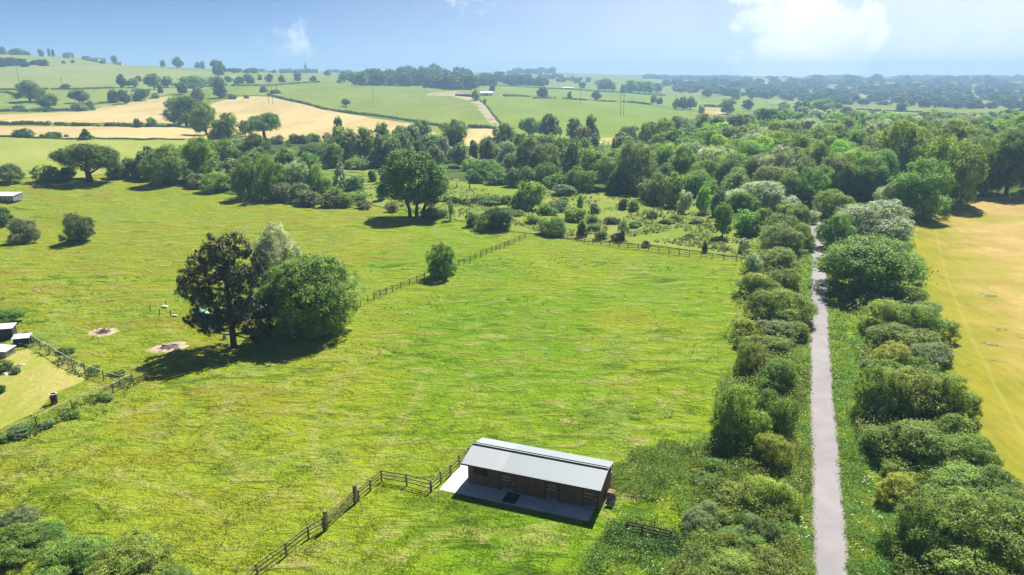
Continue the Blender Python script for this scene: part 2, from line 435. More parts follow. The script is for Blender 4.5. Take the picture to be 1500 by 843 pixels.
sheet('paddock_hill', [(300,126),(380,122),(470,122),(530,125),(600,130),(665,134),(690,139),(712,160),(733,188),(690,188),(622,182),(560,174),(500,164),(450,153),(398,141),(330,140)], M['pasture'])
sheet('sloping_pasture', [(696,140),(720,139),(900,150),(960,157),(1014,168),(1000,186),(930,204),(880,208),(800,206),(745,196),(736,186),(715,160)], M['bright_pasture'])
sheet('upper_pasture', [(690,130),(720,123),(800,127),(900,136),(990,145),(1100,152),(1160,158),(1100,164),(1040,166),(960,155),(900,148),(800,142),(720,137)], M['bright_pasture'])
sheet('wheat_patch', [(1030,158),(1072,158),(1058,170),(1034,168)], M['wheat'])
sheet('wheat_patch.001', [(876,203),(920,204),(918,211),(872,211)], M['wheat'])
sheet('dirt_track', [(690,140),(700,146),(716,160),(733,184),(729,190),(722,188),(704,164),(688,149),(660,141),(624,142),(630,137),(668,135)], M['dirt'], rough=0.5)
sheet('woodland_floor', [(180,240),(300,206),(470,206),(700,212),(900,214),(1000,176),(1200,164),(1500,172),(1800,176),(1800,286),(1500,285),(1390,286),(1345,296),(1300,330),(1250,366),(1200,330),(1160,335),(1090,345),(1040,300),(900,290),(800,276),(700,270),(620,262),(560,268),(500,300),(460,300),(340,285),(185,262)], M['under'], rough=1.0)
sheet('rough_meadow', [(455,246),(520,244),(600,244),(690,270),(760,280),(830,276),(960,292),(1040,296),(1086,340),(1092,378),(1000,366),(880,355),(790,345),(745,340),(690,326),(600,310),(540,300),(500,276)], M['scrub'], rough=1.0)
sheet('far_clearing', [(880,206),(928,206),(930,232),(892,240)], M['bright_pasture'])
sheet('clearing', [(640,273),(700,270),(770,282),(770,288),(700,290),(640,288)], M['bright_pasture'])
for q in [[(1245,140),(1278,136),(1282,143),(1250,146)],[(1405,156),(1425,148),(1462,145),(1470,150),(1440,155),(1412,160)],[(1490,152),(1530,150),(1530,155),(1492,156)],[(1120,150),(1180,146),(1185,150),(1130,154)],[(1330,148),(1380,146),(1384,150),(1335,152)],[(1010,137),(1060,136),(1062,140),(1015,141)]]:
    sheet('far_clearing', q, M['pale_pasture'])
lawn = sheet('mown_lawn', [(-70,520),(0,520),(45,512),(70,516),(105,530),(136,548),(118,562),(80,576),(50,606),(0,628),(-90,650)], M['lawn'], lift=-.07, rough=0.9)
FIELD_EDGE = [tuple(ground(*p)[:2]) for p in [(1335,262),(1340,300),(1352,400),(1372,470),(1404,560),(1442,655),(1500,745),(1600,843)]]
golden = sheet('golden_field', [(1330,305),(1345,294),(1390,288),(1500,286),(1800,292),(2300,600),(2300,900),(1640,900),(1500,745),(1442,655),(1404,560),(1372,470),(1350,400)], M['golden'],
      lift=-.05, edge=lambda x, y: seg_dist(FIELD_EDGE, x, y), rough=0.3)
# ---- the path: a straight tarmac greenway
PATH_C = []
for px, py in [(1217,843),(1210,700),(1204,600),(1200,500),(1200,450),(1199.5,405),(1198,365),(1193.5,326),(1196,306)]:
    g = ground(px, py); PATH_C.append((g.x, g.y))
d = np.array(PATH_C[1]) - np.array(PATH_C[0]); d /= np.linalg.norm(d)
PATH_C = [tuple(np.array(PATH_C[0]) - d * 40)] + PATH_C
def build_path():
    pts = np.array(PATH_C); s = np.concatenate([[0], np.cumsum(np.linalg.norm(np.diff(pts, axis=0), axis=1))])
    t = np.arange(0, s[-1], 0.5); x = np.interp(t, s, pts[:, 0]); y = np.interp(t, s, pts[:, 1])
    k = np.ones(41) / 41; x = np.convolve(np.pad(x, 20, mode='reflect', reflect_type='odd'), k, 'valid'); y = np.convolve(np.pad(y, 20, mode='reflect', reflect_type='odd'), k, 'valid')
    dx, dy = np.gradient(x), np.gradient(y); L = np.hypot(dx, dy); nx, ny = dy / L, -dx / L
    wl = 1.36 + 0.05 * np.sin(t * 0.7) + rng.normal(0, 0.03, len(t)); wr = 1.36 + 0.05 * np.sin(t * 0.53 + 2) + rng.normal(0, 0.03, len(t))
    V = []; E = []
    for o in (-1, -0.6, -0.2, 0.2, 0.6, 1):
        w = np.where(o < 0, wl, wr) * o
        px, py = x + nx * w, y + ny * w
        V.append(np.stack([px, py, terrain(px, py) + 0.20 - 0.02 * o * o], 1)); E.append(np.full(len(t), abs(o)))
    V.insert(0, V[0] - [0, 0, 0.4]); V.append(V[-1] - [0, 0, 0.4]); E.insert(0, E[0]); E.append(E[-1])
    n = len(t); V = np.vstack(V); E = np.concatenate(E)
    f = []
    for r in range(7):
        a = r * n + np.arange(n - 1); f.append(np.stack([a, a + 1, a + n + 1, a + n], 1)[:, ::-1])
    o = mesh_obj('path', V, np.vstack(f)[:, ::-1], M['path'])
    at = o.data.attributes.new('edge', 'FLOAT', 'POINT'); at.data.foreach_set('value', E.astype(np.float32))
    o['kind'] = 'structure'; return o
build_path()

# ------------------------------------------------------------------ foliage prototypes (unit box: 1 wide, 1 high, standing on z = 0)
def leaf_cloud(seed, lobes, ncl, per, cr, ls, inner=0.10, narrow=0.62, upb=0.25, jit=0.55, zmin=0.015, droop=0.0, rag=0.22):
    g = np.random.default_rng(seed)
    L = np.array(lobes, float); c, r = L[:, :3], L[:, 3:6]
    area = (r[:, 0] * r[:, 1] * r[:, 2]) ** (2 / 3); P = area / area.sum()
    C = []; Nn = []
    tries = 0
    while len(C) < ncl and tries < 40:
        tries += 1
        k = g.choice(len(L), ncl, p=P); d = g.normal(size=(ncl, 3)); d /= np.linalg.norm(d, axis=1)[:, None]
        p = c[k] + d * r[k] * g.uniform(0.74, 1.0 + rag, (ncl, 1)) * np.where(g.random((ncl, 1)) < .2, 1.0 + rag * .7, 1.0); nrm = d / r[k]; nrm /= np.linalg.norm(nrm, axis=1)[:, None]
        ok = p[:, 2] > zmin
        for j in range(len(L)):
            q = np.linalg.norm((p - c[j]) / r[j], axis=1); ok &= (q > 0.80) | (k == j) | (g.random(ncl) < inner)
        for a, b in zip(p[ok], nrm[ok]): C.append(a); Nn.append(b)
    C = np.array(C[:ncl]); Nn = np.array(Nn[:ncl]); n = len(C)
    tint = g.uniform(0.6, 1.4, n)
    size = g.uniform(0.6, 1.3, n) * cr
    off = g.normal(size=(n, per, 3)) * g.uniform(0.32, 0.62, (n, 1, 1))
    off -= Nn[:, None, :] * (off * Nn[:, None, :]).sum(-1, keepdims=True) * 0.35
    pos = C[:, None, :] + off * size[:, None, None]
    pos[..., 2] -= droop * np.abs(off[..., 2]) * size[:, None]
    nr = Nn[:, None, :] * 0.55 + off * 0.55 + np.array([0, 0, upb]) + g.normal(size=(n, per, 3)) * jit
    nr /= np.linalg.norm(nr, axis=-1, keepdims=True)
    pos = pos.reshape(-1, 3); nr = nr.reshape(-1, 3); tt = np.repeat(tint, per)
    ok = pos[:, 2] > zmin * 0.3; pos, nr, tt = pos[ok], nr[ok], tt[ok]
    m = len(pos)
    a = np.cross(nr, g.normal(size=(m, 3))); a /= np.linalg.norm(a, axis=1)[:, None]; b = np.cross(nr, a)
    s = ls * g.uniform(0.6, 1.35, m)[:, None]
    v = np.stack([pos + a * s, pos + b * s * narrow + nr * s * 0.18, pos - a * s, pos - b * s * narrow + nr * s * 0.18], 1).reshape(-1, 3)
    return v, np.repeat(tt, 4)
def leaf_mesh(name, v, tint, mat):
    n = len(v) // 4
    o = mesh_obj(name, v, np.arange(n * 4).reshape(n, 4), mat)
    at = o.data.attributes.new('tint', 'FLOAT', 'POINT'); at.data.foreach_set('value', tint.astype(np.float32))
    me = o.data; bpy.data.objects.remove(o); return me

def lobes_for(shape, g):
    L = []
    def rnd(a, b): return g.uniform(a, b)
    if shape == 'bush':
        L.append((rnd(-.08,.08), rnd(-.08,.08), 0.24, 0.24, 0.24, 0.28))
        for k in range(15):
            t = rnd(0, 6.28); e = rnd(-0.1, 1.35); q = rnd(0.09, 0.23); f = rnd(0.75, 1.12)
            L.append((math.cos(t) * math.cos(e) * 0.34 * f, math.sin(t) * math.cos(e) * 0.34 * f, max(0.08, 0.26 + math.sin(e) * 0.50 * f), q, q, q * rnd(0.8, 1.35)))
    elif shape == 'tree':
        L.append((rnd(-.06,.06), rnd(-.06,.06), 0.50, 0.23, 0.23, 0.28))
        for k in range(17):
            t = rnd(0, 6.28); e = rnd(-0.9, 1.45); q = rnd(0.09, 0.20); f = rnd(0.8, 1.15)
            L.append((math.cos(t) * math.cos(e) * 0.36 * f, math.sin(t) * math.cos(e) * 0.36 * f, 0.52 + math.sin(e) * 0.38 * f, q, q, q * rnd(.75, 1.1)))
    elif shape == 'oak':
        L.append((0, 0, 0.62, 0.36, 0.36, 0.26))
        for k in range(14):
            t = rnd(0, 6.28); e = rnd(-0.5, 1.4); q = rnd(0.12, 0.20)
            L.append((math.cos(t) * math.cos(e) * 0.36, math.sin(t) * math.cos(e) * 0.36, 0.62 + math.sin(e) * 0.27, q, q, q * 0.8))
    elif shape == 'willow':
        L.append((0, 0, 0.45, 0.30, 0.30, 0.40))
        for k in range(13):
            t = rnd(0, 6.28); rr = rnd(0.10, 0.34); q = rnd(0.10, 0.17)
            L.append((math.cos(t) * rr, math.sin(t) * rr, rnd(0.32, 0.92 - rr * 0.7), q, q, q * 1.7))
    elif shape == 'cone':
        for k in range(12):
            z = k / 12; q = 0.40 * (1 - z) ** 0.8 + 0.05; t = rnd(0, 6.28)
            L.append((math.cos(t) * q * 0.25, math.sin(t) * q * 0.25, 0.12 + z * 0.82, q, q, 0.11))
    elif shape == 'sapling':
        for k in range(9):
            t = rnd(0, 6.28); rr = rnd(0.05, 0.30); q = rnd(0.10, 0.16)
            L.append((math.cos(t) * rr, math.sin(t) * rr, rnd(0.25, 0.9), q, q, q * 1.3))
    return L
LOD = {'L': (560, 62, 0.074, 0.0125), 'M': (230, 28, 0.10, 0.030), 'S': (130, 9, 0.13, 0.085)}
def trunk_mesh(shape, seed, lod, mat):
    g = random.Random(seed); b = MB(); n = 6 if lod != 'S' else 4
    if shape in ('bush', 'cone', 'sapling'):
        k = 1 if shape == 'cone' else 4
        for i in range(k):
            t = g.uniform(0, 6.28); r = 0 if k == 1 else g.uniform(0.1, 0.3)
            b.tube([(0.02 * math.cos(t), 0.02 * math.sin(t), -0.03), (r * 0.4 * math.cos(t), r * 0.4 * math.sin(t), 0.3), (r * math.cos(t), r * math.sin(t), 0.72)], [0.022, 0.016, 0.006], n)
    else:
        top = {'tree': 0.5, 'oak': 0.5, 'willow': 0.55}[shape]; r0 = {'tree': 0.035, 'oak': 0.055, 'willow': 0.035}[shape]
        b.tube([(0, 0, -0.03), (0.01, 0, 0.08), (0.02, 0.01, top * 0.6), (0.0, 0.0, 0.8)], [r0 * 1.35, r0, r0 * 0.8, r0 * 0.25], n + 2)
        for i in range(6 if lod != 'S' else 3):
            t = g.uniform(0, 6.28); z0 = g.uniform(0.18, top); e = g.uniform(0.16, 0.34)
            b.tube([(0.015, 0, z0), (e * 0.5 * math.cos(t), e * 0.5 * math.sin(t), z0 + 0.10), (e * math.cos(t), e * math.sin(t), z0 + g.uniform(0.16, 0.34))], [r0 * 0.5, r0 * 0.36, r0 * 0.12], n)
    o = b.build('trunk', mat); me = o.data; bpy.data.objects.remove(o); return me
PROTO = {}
def proto(shape, lod, var):
    key = (shape, lod, var)
    if key not in PROTO:
        ncl, per, cr, ls = LOD[lod]; seed = (hash(shape) % 1 if False else {'bush':1,'tree':2,'oak':3,'willow':4,'cone':5,'sapling':6}[shape]) * 100 + var
        g = np.random.default_rng(seed); L = lobes_for(shape, g)
        kw = {}
        if shape == 'willow': kw = dict(narrow=0.34, droop=0.5, jit=0.6)
        if shape == 'sapling': ncl = int(ncl * 0.35); cr *= 0.8
        if shape == 'cone': cr *= 0.7
        v, t = leaf_cloud(seed + 7, L, ncl, per, cr, ls * (1.2 if shape == 'willow' else 1), **kw)
        PROTO[key] = (leaf_mesh('crown', v, t, M['leaf']), trunk_mesh(shape, seed + 3, lod, M['bark']))
    return PROTO[key]

LEAFC = {
 'd': (0.118, 0.205, 0.048), 'm': (0.185, 0.325, 0.054), 'f': (0.220, 0.380, 0.056), 'o': (0.240, 0.340, 0.054),
 'y': (0.330, 0.420, 0.056), 's': (0.385, 0.485, 0.310), 'g': (0.215, 0.305, 0.120), 'r': (0.215, 0.250, 0.110), 'l': (0.30, 0.51, 0.045),
}
CW = {'d': 'dark green', 'm': 'mid green', 'f': 'fresh green', 'o': 'olive green', 'y': 'yellow green', 's': 'silvery', 'g': 'grey green', 'r': 'brownish', 'l': 'lime green'}
SHAPES = {'b': 'bush', 't': 'tree', 'o': 'oak', 'w': 'willow', 'c': 'cone', 's': 'sapling'}
NAMES = {'b': 'shrub', 't': 'broadleaf_tree', 'o': 'spreading_tree', 'w': 'willow_tree', 'c': 'conical_tree', 's': 'sapling'}
SW = {'b': 'bush', 't': 'tree', 'o': 'spreading tree', 'w': 'willow', 'c': 'conical tree', 's': 'sapling'}
CAT = {'b': 'bush', 't': 'tree', 'o': 'tree', 'w': 'tree', 'c': 'tree', 's': 'tree'}
PLANTS = []
def plant(zone, px, py, w, h, sh, col, label=None, name=None):
    """py is the row where its foliage (bush) or trunk (tree) meets the ground"""
    p = ground(px, py); k = 0
    while zone == 'hillside' and math.hypot(p.x, p.y) > 1900 and k < 30: k += 1; p = ground(px, py + k)
    h += min(k * .35, 3)
    if zone in ('hedge_west', 'hedge_east'): w *= 1.18
    if zone == 'foreground': h *= .62; w *= .85
    wm = w * depth_of(p) / F
    if sh == 'b':
        dirv = Vector((p.x, p.y, 0)).normalized(); q = p + dirv * wm * 0.36
        q.z = float(terrain(q.x, q.y)); p = q
    hm = max(height_at(px, py - h, p), wm * 0.28)
    if sh == 'b': hm = max(hm * 1.04, wm * 0.38)
    add_plant(zone, px, py, p, wm, hm, sh, col, w, label, name)
def add_plant(zone, px, py, p, wm, hm, sh, col, wpx, label=None, name=None):
    lod = 'L' if wpx > 40 else ('M' if wpx > 17 else 'S')
    nv = {'L': 7, 'M': 5, 'S': 3}[lod]
    cm, tm = proto(SHAPES[sh], lod, len(PLANTS) % nv)
    g = random.Random(len(PLANTS) * 7 + 5)
    c = LEAFC[col]; k = g.uniform(0.88, 1.14); h = g.uniform(-0.06, 0.06)
    colr = (c[0] * k * (1 + h), c[1] * k, c[2] * k * (1 - h), 1)
    name = name or NAMES[sh]
    e = empty(name, p - Vector((0, 0, 0.05)), g.uniform(0, 6.28))
    e.scale = (wm, wm * g.uniform(0.9, 1.08), hm)
    cr = bpy.data.objects.new('foliage' if sh == 'b' else 'crown', cm); COL.objects.link(cr); cr.parent = e; cr.color = colr
    tr = bpy.data.objects.new('stem' if sh == 'b' else 'trunk', tm); COL.objects.link(tr); tr.parent = e
    PLANTS.append(dict(o=e, zone=zone, px=px, py=py, sh=sh, col=col, h=hm, w=wm, label=label, p=p.copy()))
    return e

# ------------------------------------------------------------------ every tree and bush: picture column, foot row, width, height, kind, leaf colour
TABLE = {
'foreground': '''25,832,120,80,b,m 105,852,130,84,b,f 195,868,150,100,b,o 262,858,60,34,b,m 30,778,70,36,b,g 150,842,80,60,b,m -30,850,110,90,b,g
 70,800,70,34,b,m''',
'hedge_west': '''1172,330,38,30,b,o 1143,377,50,46,b,g 1172,370,38,46,b,o 1140,350,48,34,b,o 1089,372,18,22,b,s 1104,346,20,18,b,y 1097,380,14,14,b,y 1104,402,28,30,b,s 1137,400,62,34,b,o
 1110,442,56,44,b,o 1147,436,52,40,b,o 1113,474,50,48,b,o 1152,488,74,58,b,o 1087,493,32,28,b,y 1140,503,64,30,b,g 1166,505,40,30,b,o 1121,524,58,30,b,o 1096,556,46,50,b,o 1134,587,56,62,b,m
 1080,672,72,104,b,o 1133,655,66,84,b,o 1058,668,42,46,b,f 1122,694,60,58,b,y 1122,768,80,72,b,y 1076,748,56,32,b,y 1022,792,54,40,b,g 1062,872,84,58,b,o 1112,866,80,56,b,o 1004,866,62,36,b,o 1030,840,50,30,b,g
 1035,718,40,22,b,m 1048,700,34,26,b,f''',
'hedge_east': '''1284,490,62,52,b,y 1349,502,72,54,b,o 1328,522,82,44,b,o 1322,506,42,28,b,f 1306,545,50,40,b,y 1357,543,72,44,b,g 1272,618,60,78,b,o 1330,625,92,86,b,o 1388,622,68,72,b,o 1396,642,50,40,b,f
 1335,697,112,78,b,o 1424,692,60,50,b,o 1308,743,56,52,b,y 1362,708,42,36,b,y 1396,712,46,30,b,y 1392,748,100,52,b,f 1458,762,92,70,b,o 1345,828,92,98,b,o 1430,850,140,116,b,o 1490,808,72,78,b,o 1402,868,112,50,b,y
 1275,442,140,96,b,m 1225,368,44,52,b,m 1234,366,26,28,b,o 1283,354,112,60,b,s 1218,322,48,42,b,f 1300,400,90,50,b,m 1330,455,50,34,b,o 1350,470,40,30,b,g 1300,560,40,30,b,f 1240,330,40,30,b,m''',
'field_trees': '''1340,316,92,78,t,f 1303,322,54,54,b,s 1385,298,86,98,t,m 1315,268,76,90,t,o 1421,286,42,76,t,d 1442,286,38,66,t,m 1474,285,72,86,t,d 1506,282,52,82,t,g 1403,302,46,50,b,m 1362,302,40,40,b,f
 1440,262,50,60,t,m 1480,250,50,56,t,g 1395,240,60,60,t,o 1345,240,56,60,t,m''',
'silver_thicket': '''1112,310,92,46,b,s 1126,294,68,50,b,g 1087,312,50,34,b,f 1117,330,26,28,b,f 1092,346,40,36,b,f 1058,349,30,48,t,f 1050,318,28,40,t,g 1028,314,24,42,t,l 1002,314,22,36,t,s 985,306,34,50,b,o 962,302,42,46,b,g
 1185,300,50,50,t,m 1160,300,44,44,t,m 1205,292,50,46,t,f 1150,322,30,22,b,o 1073,292,40,40,b,g''',
'wood_edge': '''963,224,58,50,t,m 980,254,42,38,b,m 1122,193,40,36,t,d 992,201,32,30,t,m 1004,208,26,26,t,g 1028,200,38,32,t,o 1055,201,36,32,t,m 1081,202,40,36,t,d 1018,214,30,24,t,r 1066,168,28,22,t,o 1095,162,16,15,t,d 1026,167,12,12,t,s
 990,160,10,16,t,g 1000,161,16,18,t,g 1011,161,18,18,t,g 1147,164,20,14,t,g 1107,230,10,40,t,g 1240,168,20,13,b,d 1285,179,36,18,b,d 1360,184,38,22,b,o 1425,194,50,28,b,g 1478,184,46,26,b,d 1320,164,16,13,t,d
 1452,172,14,9,b,m 1395,178,24,9,b,m 1180,170,20,22,t,m 1205,166,44,22,b,f 1172,164,20,16,t,d 1222,164,22,14,t,d''',
'willow_belt': '''693,234,16,26,t,m 715,240,26,38,t,g 742,245,26,38,t,s 738,217,42,34,t,m 770,257,42,58,w,g 796,260,50,50,w,g 808,228,28,30,t,y 838,264,30,62,w,g 866,258,36,40,t,f 890,277,44,44,t,m 853,284,50,40,b,o 930,280,68,74,w,g 915,210,28,10,b,s
 922,211,28,28,t,g 775,201,30,28,t,m 805,204,36,34,t,d 838,205,28,30,t,d 866,218,20,50,t,d 853,222,26,38,t,r 869,220,26,24,t,d 811,279,38,24,b,f 712,264,56,28,b,f 692,252,32,20,b,f 752,275,28,32,b,g 773,274,30,28,b,m 725,272,34,22,b,m 697,270,22,18,b,d
 905,285,40,30,b,d 790,285,30,14,b,r 825,289,40,14,b,g 760,240,24,40,t,g 820,240,24,36,t,m 900,250,30,30,b,m''',
'scrub': '''778,308,38,44,t,f 762,308,32,24,b,o 718,302,40,16,b,m 698,299,26,10,b,d 744,301,26,14,b,d 732,338,66,36,b,d 690,333,20,20,b,d 818,312,42,18,b,g 800,317,30,18,b,f 850,310,10,22,t,f 870,314,20,18,b,g 840,327,36,22,b,o 807,348,48,30,b,m
 927,311,20,18,b,o 914,308,14,18,b,g 912,352,24,38,s,g 947,296,34,30,b,g 938,288,30,24,b,f 852,349,16,24,b,d 880,353,22,14,b,d 905,354,24,14,b,r 946,363,13,11,b,r 1032,371,9,16,b,d 990,326,20,12,b,m 955,322,18,14,b,g 895,330,26,14,b,g 870,340,24,12,b,o
 980,330,24,10,b,o 1010,350,18,8,b,r 1060,368,16,8,b,r 930,335,24,12,b,f 780,330,26,14,b,f 660,322,18,28,s,g 640,322,42,10,b,m 575,312,20,16,b,r 1020,330,20,10,b,g 868,330,20,14,b,m 826,300,22,12,b,m 760,318,20,10,b,o''',
'middle_row': '''499,217,18,46,t,d 506,242,38,58,t,g 535,240,32,52,t,m 556,244,26,44,t,g 563,220,30,38,t,m 575,245,30,44,t,g 590,242,36,50,t,g 588,207,26,22,t,m 605,222,34,36,t,g 622,210,40,32,t,m 623,227,34,30,t,g 664,227,46,50,t,d 640,230,34,30,t,d 651,236,18,34,t,s 661,238,12,22,t,s
 612,234,24,18,b,o 460,209,22,14,b,m 481,214,20,18,b,r 446,212,20,14,b,d 455,230,42,14,b,d 490,242,42,14,b,d 482,234,34,18,b,d 545,248,40,14,b,d 590,250,40,12,b,d 635,242,36,16,b,o 520,250,40,10,b,m''',
'west_thicket': '''197,264,38,36,b,r 222,264,38,46,b,d 245,274,68,58,b,m 257,260,18,13,b,y 302,264,58,60,t,f 292,278,30,26,b,r 318,284,46,34,b,f 280,274,22,26,b,d 337,270,28,24,b,s 335,242,32,38,t,m 378,237,52,38,t,d 366,293,48,64,b,m 398,294,46,64,b,m 437,292,52,60,b,s 412,298,42,28,b,r
 441,299,36,34,b,g 468,292,42,48,b,f 479,305,32,22,b,r 453,304,40,26,b,r 491,302,28,26,b,f 313,205,20,15,b,o 360,201,24,24,t,r 406,212,24,14,b,r 432,212,22,16,b,d 424,216,10,5,b,m 457,205,14,10,b,m 352,262,30,40,t,d 420,262,40,40,t,m 500,276,24,40,c,s 520,280,28,22,b,m
 546,267,14,18,b,m 564,269,22,24,b,d 560,294,20,24,t,m 534,307,28,14,b,r 506,305,26,20,b,m 522,297,32,14,b,m''',
'wheat_row': '''265,168,34,26,t,m 274,186,52,42,t,d 303,198,48,44,t,m 335,208,42,40,t,m 388,204,46,38,o,m 202,188,13,13,b,d 222,187,15,15,b,m 36,203,36,14,b,d 62,202,9,5,b,d 80,203,24,11,b,m 97,202,8,5,b,m 126,205,16,16,c,d''',
'meadow_edge': '''132,266,80,56,o,d 72,269,40,26,b,o 15,271,42,32,b,g 172,264,28,26,b,d 100,266,30,22,b,d''',
'meadow': '''37,358,52,40,b,r 117,358,52,44,b,d 3,332,38,32,b,d 646,410,50,50,b,m''',
'garden': '''12,478,50,28,b,f 40,502,26,16,b,m 8,547,24,20,b,m 24,548,14,12,b,g 1,578,18,14,b,d 155,590,28,8,b,m 108,614,26,6,b,m 30,642,36,9,b,g 0,652,30,9,b,m 70,628,24,6,b,g 100,520,26,5,b,m 140,545,22,6,b,m 172,552,20,6,b,m 391,497,30,24,b,f 393,422,26,14,b,d 378,455,16,12,b,o''',
'hillside': '''44,150,42,30,t,m 72,159,30,22,t,m 97,131,19,9,b,m 117,152,28,20,t,g 115,164,26,14,b,g 132,160,14,12,b,m 28,163,20,9,b,m 180,129,14,20,t,d 197,129,22,14,t,g 203,120,12,8,t,d 168,151,16,20,t,g 183,153,18,22,t,d 207,148,26,19,t,d 226,132,24,24,t,g 246,129,28,16,t,m 237,137,11,14,t,g
 228,145,13,8,b,m 267,139,17,17,t,d 285,130,44,14,b,m 309,128,30,14,b,g 321,144,27,29,t,d 290,152,20,24,t,r 340,146,15,8,b,d 360,145,8,6,b,d 320,114,25,24,t,d 335,121,12,10,t,m 365,123,18,15,t,m 240,98,10,9,t,d 262,97,15,12,t,d 290,100,9,8,t,g 297,100,8,9,t,g 350,124,14,12,t,g 372,108,16,8,t,g
 386,136,11,10,b,d 403,138,16,5,b,d 18,90,14,5,b,d 19,81,5,4,b,d 4,76,12,5,b,d 24,77,22,4,b,d 36,78,16,3,b,d 150,94,7,6,t,m 168,92,9,9,t,m 93,94,6,5,b,d 107,93,6,5,b,d 60,77,8,3,b,g 72,78,4,5,t,d 78,79,4,5,t,d''',
'field_singles': '''507,157,13,11,o,d 366,123,10,9,t,d 395,121,13,13,t,g 413,122,10,11,t,d 435,119,13,13,t,m 459,121,10,10,t,d 480,112,10,9,t,g 380,118,8,8,t,d 497,122,8,5,b,d 505,121,18,17,t,g 518,124,24,20,t,m 530,127,22,22,t,m 795,144,16,16,t,d 835,145,8,10,t,d 874,147,14,14,t,d 853,130,11,9,t,d
 720,134,11,10,t,d 697,148,12,16,t,g 710,153,5,8,b,d 886,133,24,18,t,m 895,133,14,14,t,m 957,152,10,11,t,g 967,153,12,9,t,d 754,126,7,7,t,d 1035,143,18,15,t,d 1075,146,20,17,t,d 1101,146,12,14,t,d 1120,145,14,12,t,d 912,137,10,12,t,g 925,137,22,20,t,m 945,137,26,19,t,m 962,137,20,15,t,m 935,137,20,16,t,d
 820,121,6,5,t,d 798,119,8,7,t,g 835,119,6,5,t,g''',
}
PINE = ground(343, 510)
for zone, txt in TABLE.items():
    for rec in txt.split():
        a = rec.split(',')
        plant(zone, float(a[0]), float(a[1]), float(a[2]), float(a[3]), a[4], a[5])

# three trees the photograph shows large: their own crowns
def special(name, px, py, w, h, lobes, ncl, per, cr, ls, col, mat, trunk, label, **kw):
    p = ground(px, py); wm = w * depth_of(p) / F; hm = height_at(px, py - h, p)
    e = empty(name, p, 0.0)
    v, t = leaf_cloud(77, lobes, ncl, per, cr, ls, **kw)
    sc = np.array([wm, wm, hm]); v = v * sc
    me = leaf_mesh('crown', v, t, mat); c = bpy.data.objects.new('crown', me); COL.objects.link(c); c.parent = e; c.color = (*col, 1)
    b = MB(); trunk(b, wm, hm); b.build('trunk', M['bark'], e)
    tag(e, label, 'tree'); return e
# the dark pine: separate clumps of needles on rising limbs, gaps between them
PL = [(-.05,.0,.93,.15,.14,.075),(.09,.05,.95,.10,.10,.06),(-.14,-.05,.83,.15,.14,.085),(.04,-.1,.83,.14,.14,.085),(.16,.05,.86,.11,.11,.08),(.34,.05,.76,.10,.10,.09),(-.30,.05,.72,.13,.12,.085),(-.38,-.05,.64,.11,.11,.07),(-.1,.1,.70,.18,.16,.10),
      (.13,-.1,.69,.15,.15,.09),(.27,.1,.62,.12,.12,.09),(-.24,-.15,.58,.15,.13,.08),(-.42,.05,.49,.13,.12,.07),(-.30,.1,.42,.14,.13,.07),(.12,.15,.55,.15,.15,.09),(-.02,-.2,.50,.17,.15,.085),(.24,-.12,.45,.15,.15,.10),(.32,.1,.34,.13,.13,.10),(-.18,-.15,.36,.17,.15,.075),
      (-.32,-.05,.27,.14,.13,.065),(.06,-.15,.34,.17,.16,.09),(.22,-.1,.24,.15,.14,.085),(-.20,.0,.17,.13,.12,.055),(-.05,.1,.24,.16,.15,.07),(.33,.0,.20,.11,.11,.08),(.30,-.05,.12,.10,.10,.06),(-.1,-.25,.30,.12,.12,.06),(.02,.0,.60,.15,.15,.10),(-.22,.15,.62,.15,.14,.08)]
def pine_trunk(b, W, H):
    b.tube([(0, 0, -0.3), (0, 0, 0.5), (0.05, 0, H * .25), (-0.1, 0, H * .55), (0, 0, H * .93)], [0.62, 0.46, 0.40, 0.27, 0.06], 9)
    for l in PL:
        z0 = max(0.12, l[2] - 0.13)
        b.tube([(0, 0, z0 * H), (l[0] * W * .5, l[1] * W * .5, (z0 * .5 + l[2] * .5 - .03) * H), (l[0] * W, l[1] * W, l[2] * H)], [0.14, 0.10, 0.03], 5)
special('pine_tree', 343, 509, 142, 168, [(a,b_,c,d*.80,e_*.80,f_*.82) for a,b_,c,d,e_,f_ in PL], 1500, 34, 0.030, 0.0105, (0.060, 0.076, 0.024), M['needle'], pine_trunk, 'tall dark pine with separate needle clumps and a thick bare trunk', inner=0.02, upb=0.45, narrow=0.4, jit=0.5, zmin=0.08)
def wl(seed, n, sx, z0, z1, q0, q1, qz):
    g = np.random.default_rng(seed); L = []
    for k in range(n):
        t = g.uniform(0, 6.28); z = g.uniform(z0, z1); u = (z - z0) / (z1 - z0); rr = g.uniform(0.2, 1) * sx * math.sqrt(max(0.05, 1 - (u - 0.25) ** 2 * 1.4)); q = g.uniform(q0, q1)
        L.append((math.cos(t) * rr, math.sin(t) * rr, z, q, q, q * qz))
    return L
def forked(b, W, H):
    for dx, lean in ((-0.06, -0.16), (0.10, 0.22), (0.02, 0.05)):
        b.tube([(dx * W, 0, -0.3), (dx * W * 1.1, 0, H * .12), ((dx + lean * .4) * W, 0.3, H * .36), ((dx + lean) * W, 0.2, H * .68)], [0.62, 0.45, 0.32, 0.08], 8)
        for k in range(4):
            t = k * 1.7 + dx * 9; z = (0.2 + 0.09 * k) * H
            b.tube([((dx + lean * .3) * W, 0, z), ((dx + lean * .3 + .14 * math.cos(t)) * W, .15 * W * math.sin(t), z + .1 * H), ((dx + lean * .3 + .3 * math.cos(t)) * W, .3 * W * math.sin(t), z + .18 * H)], [0.2, 0.13, 0.04], 5)
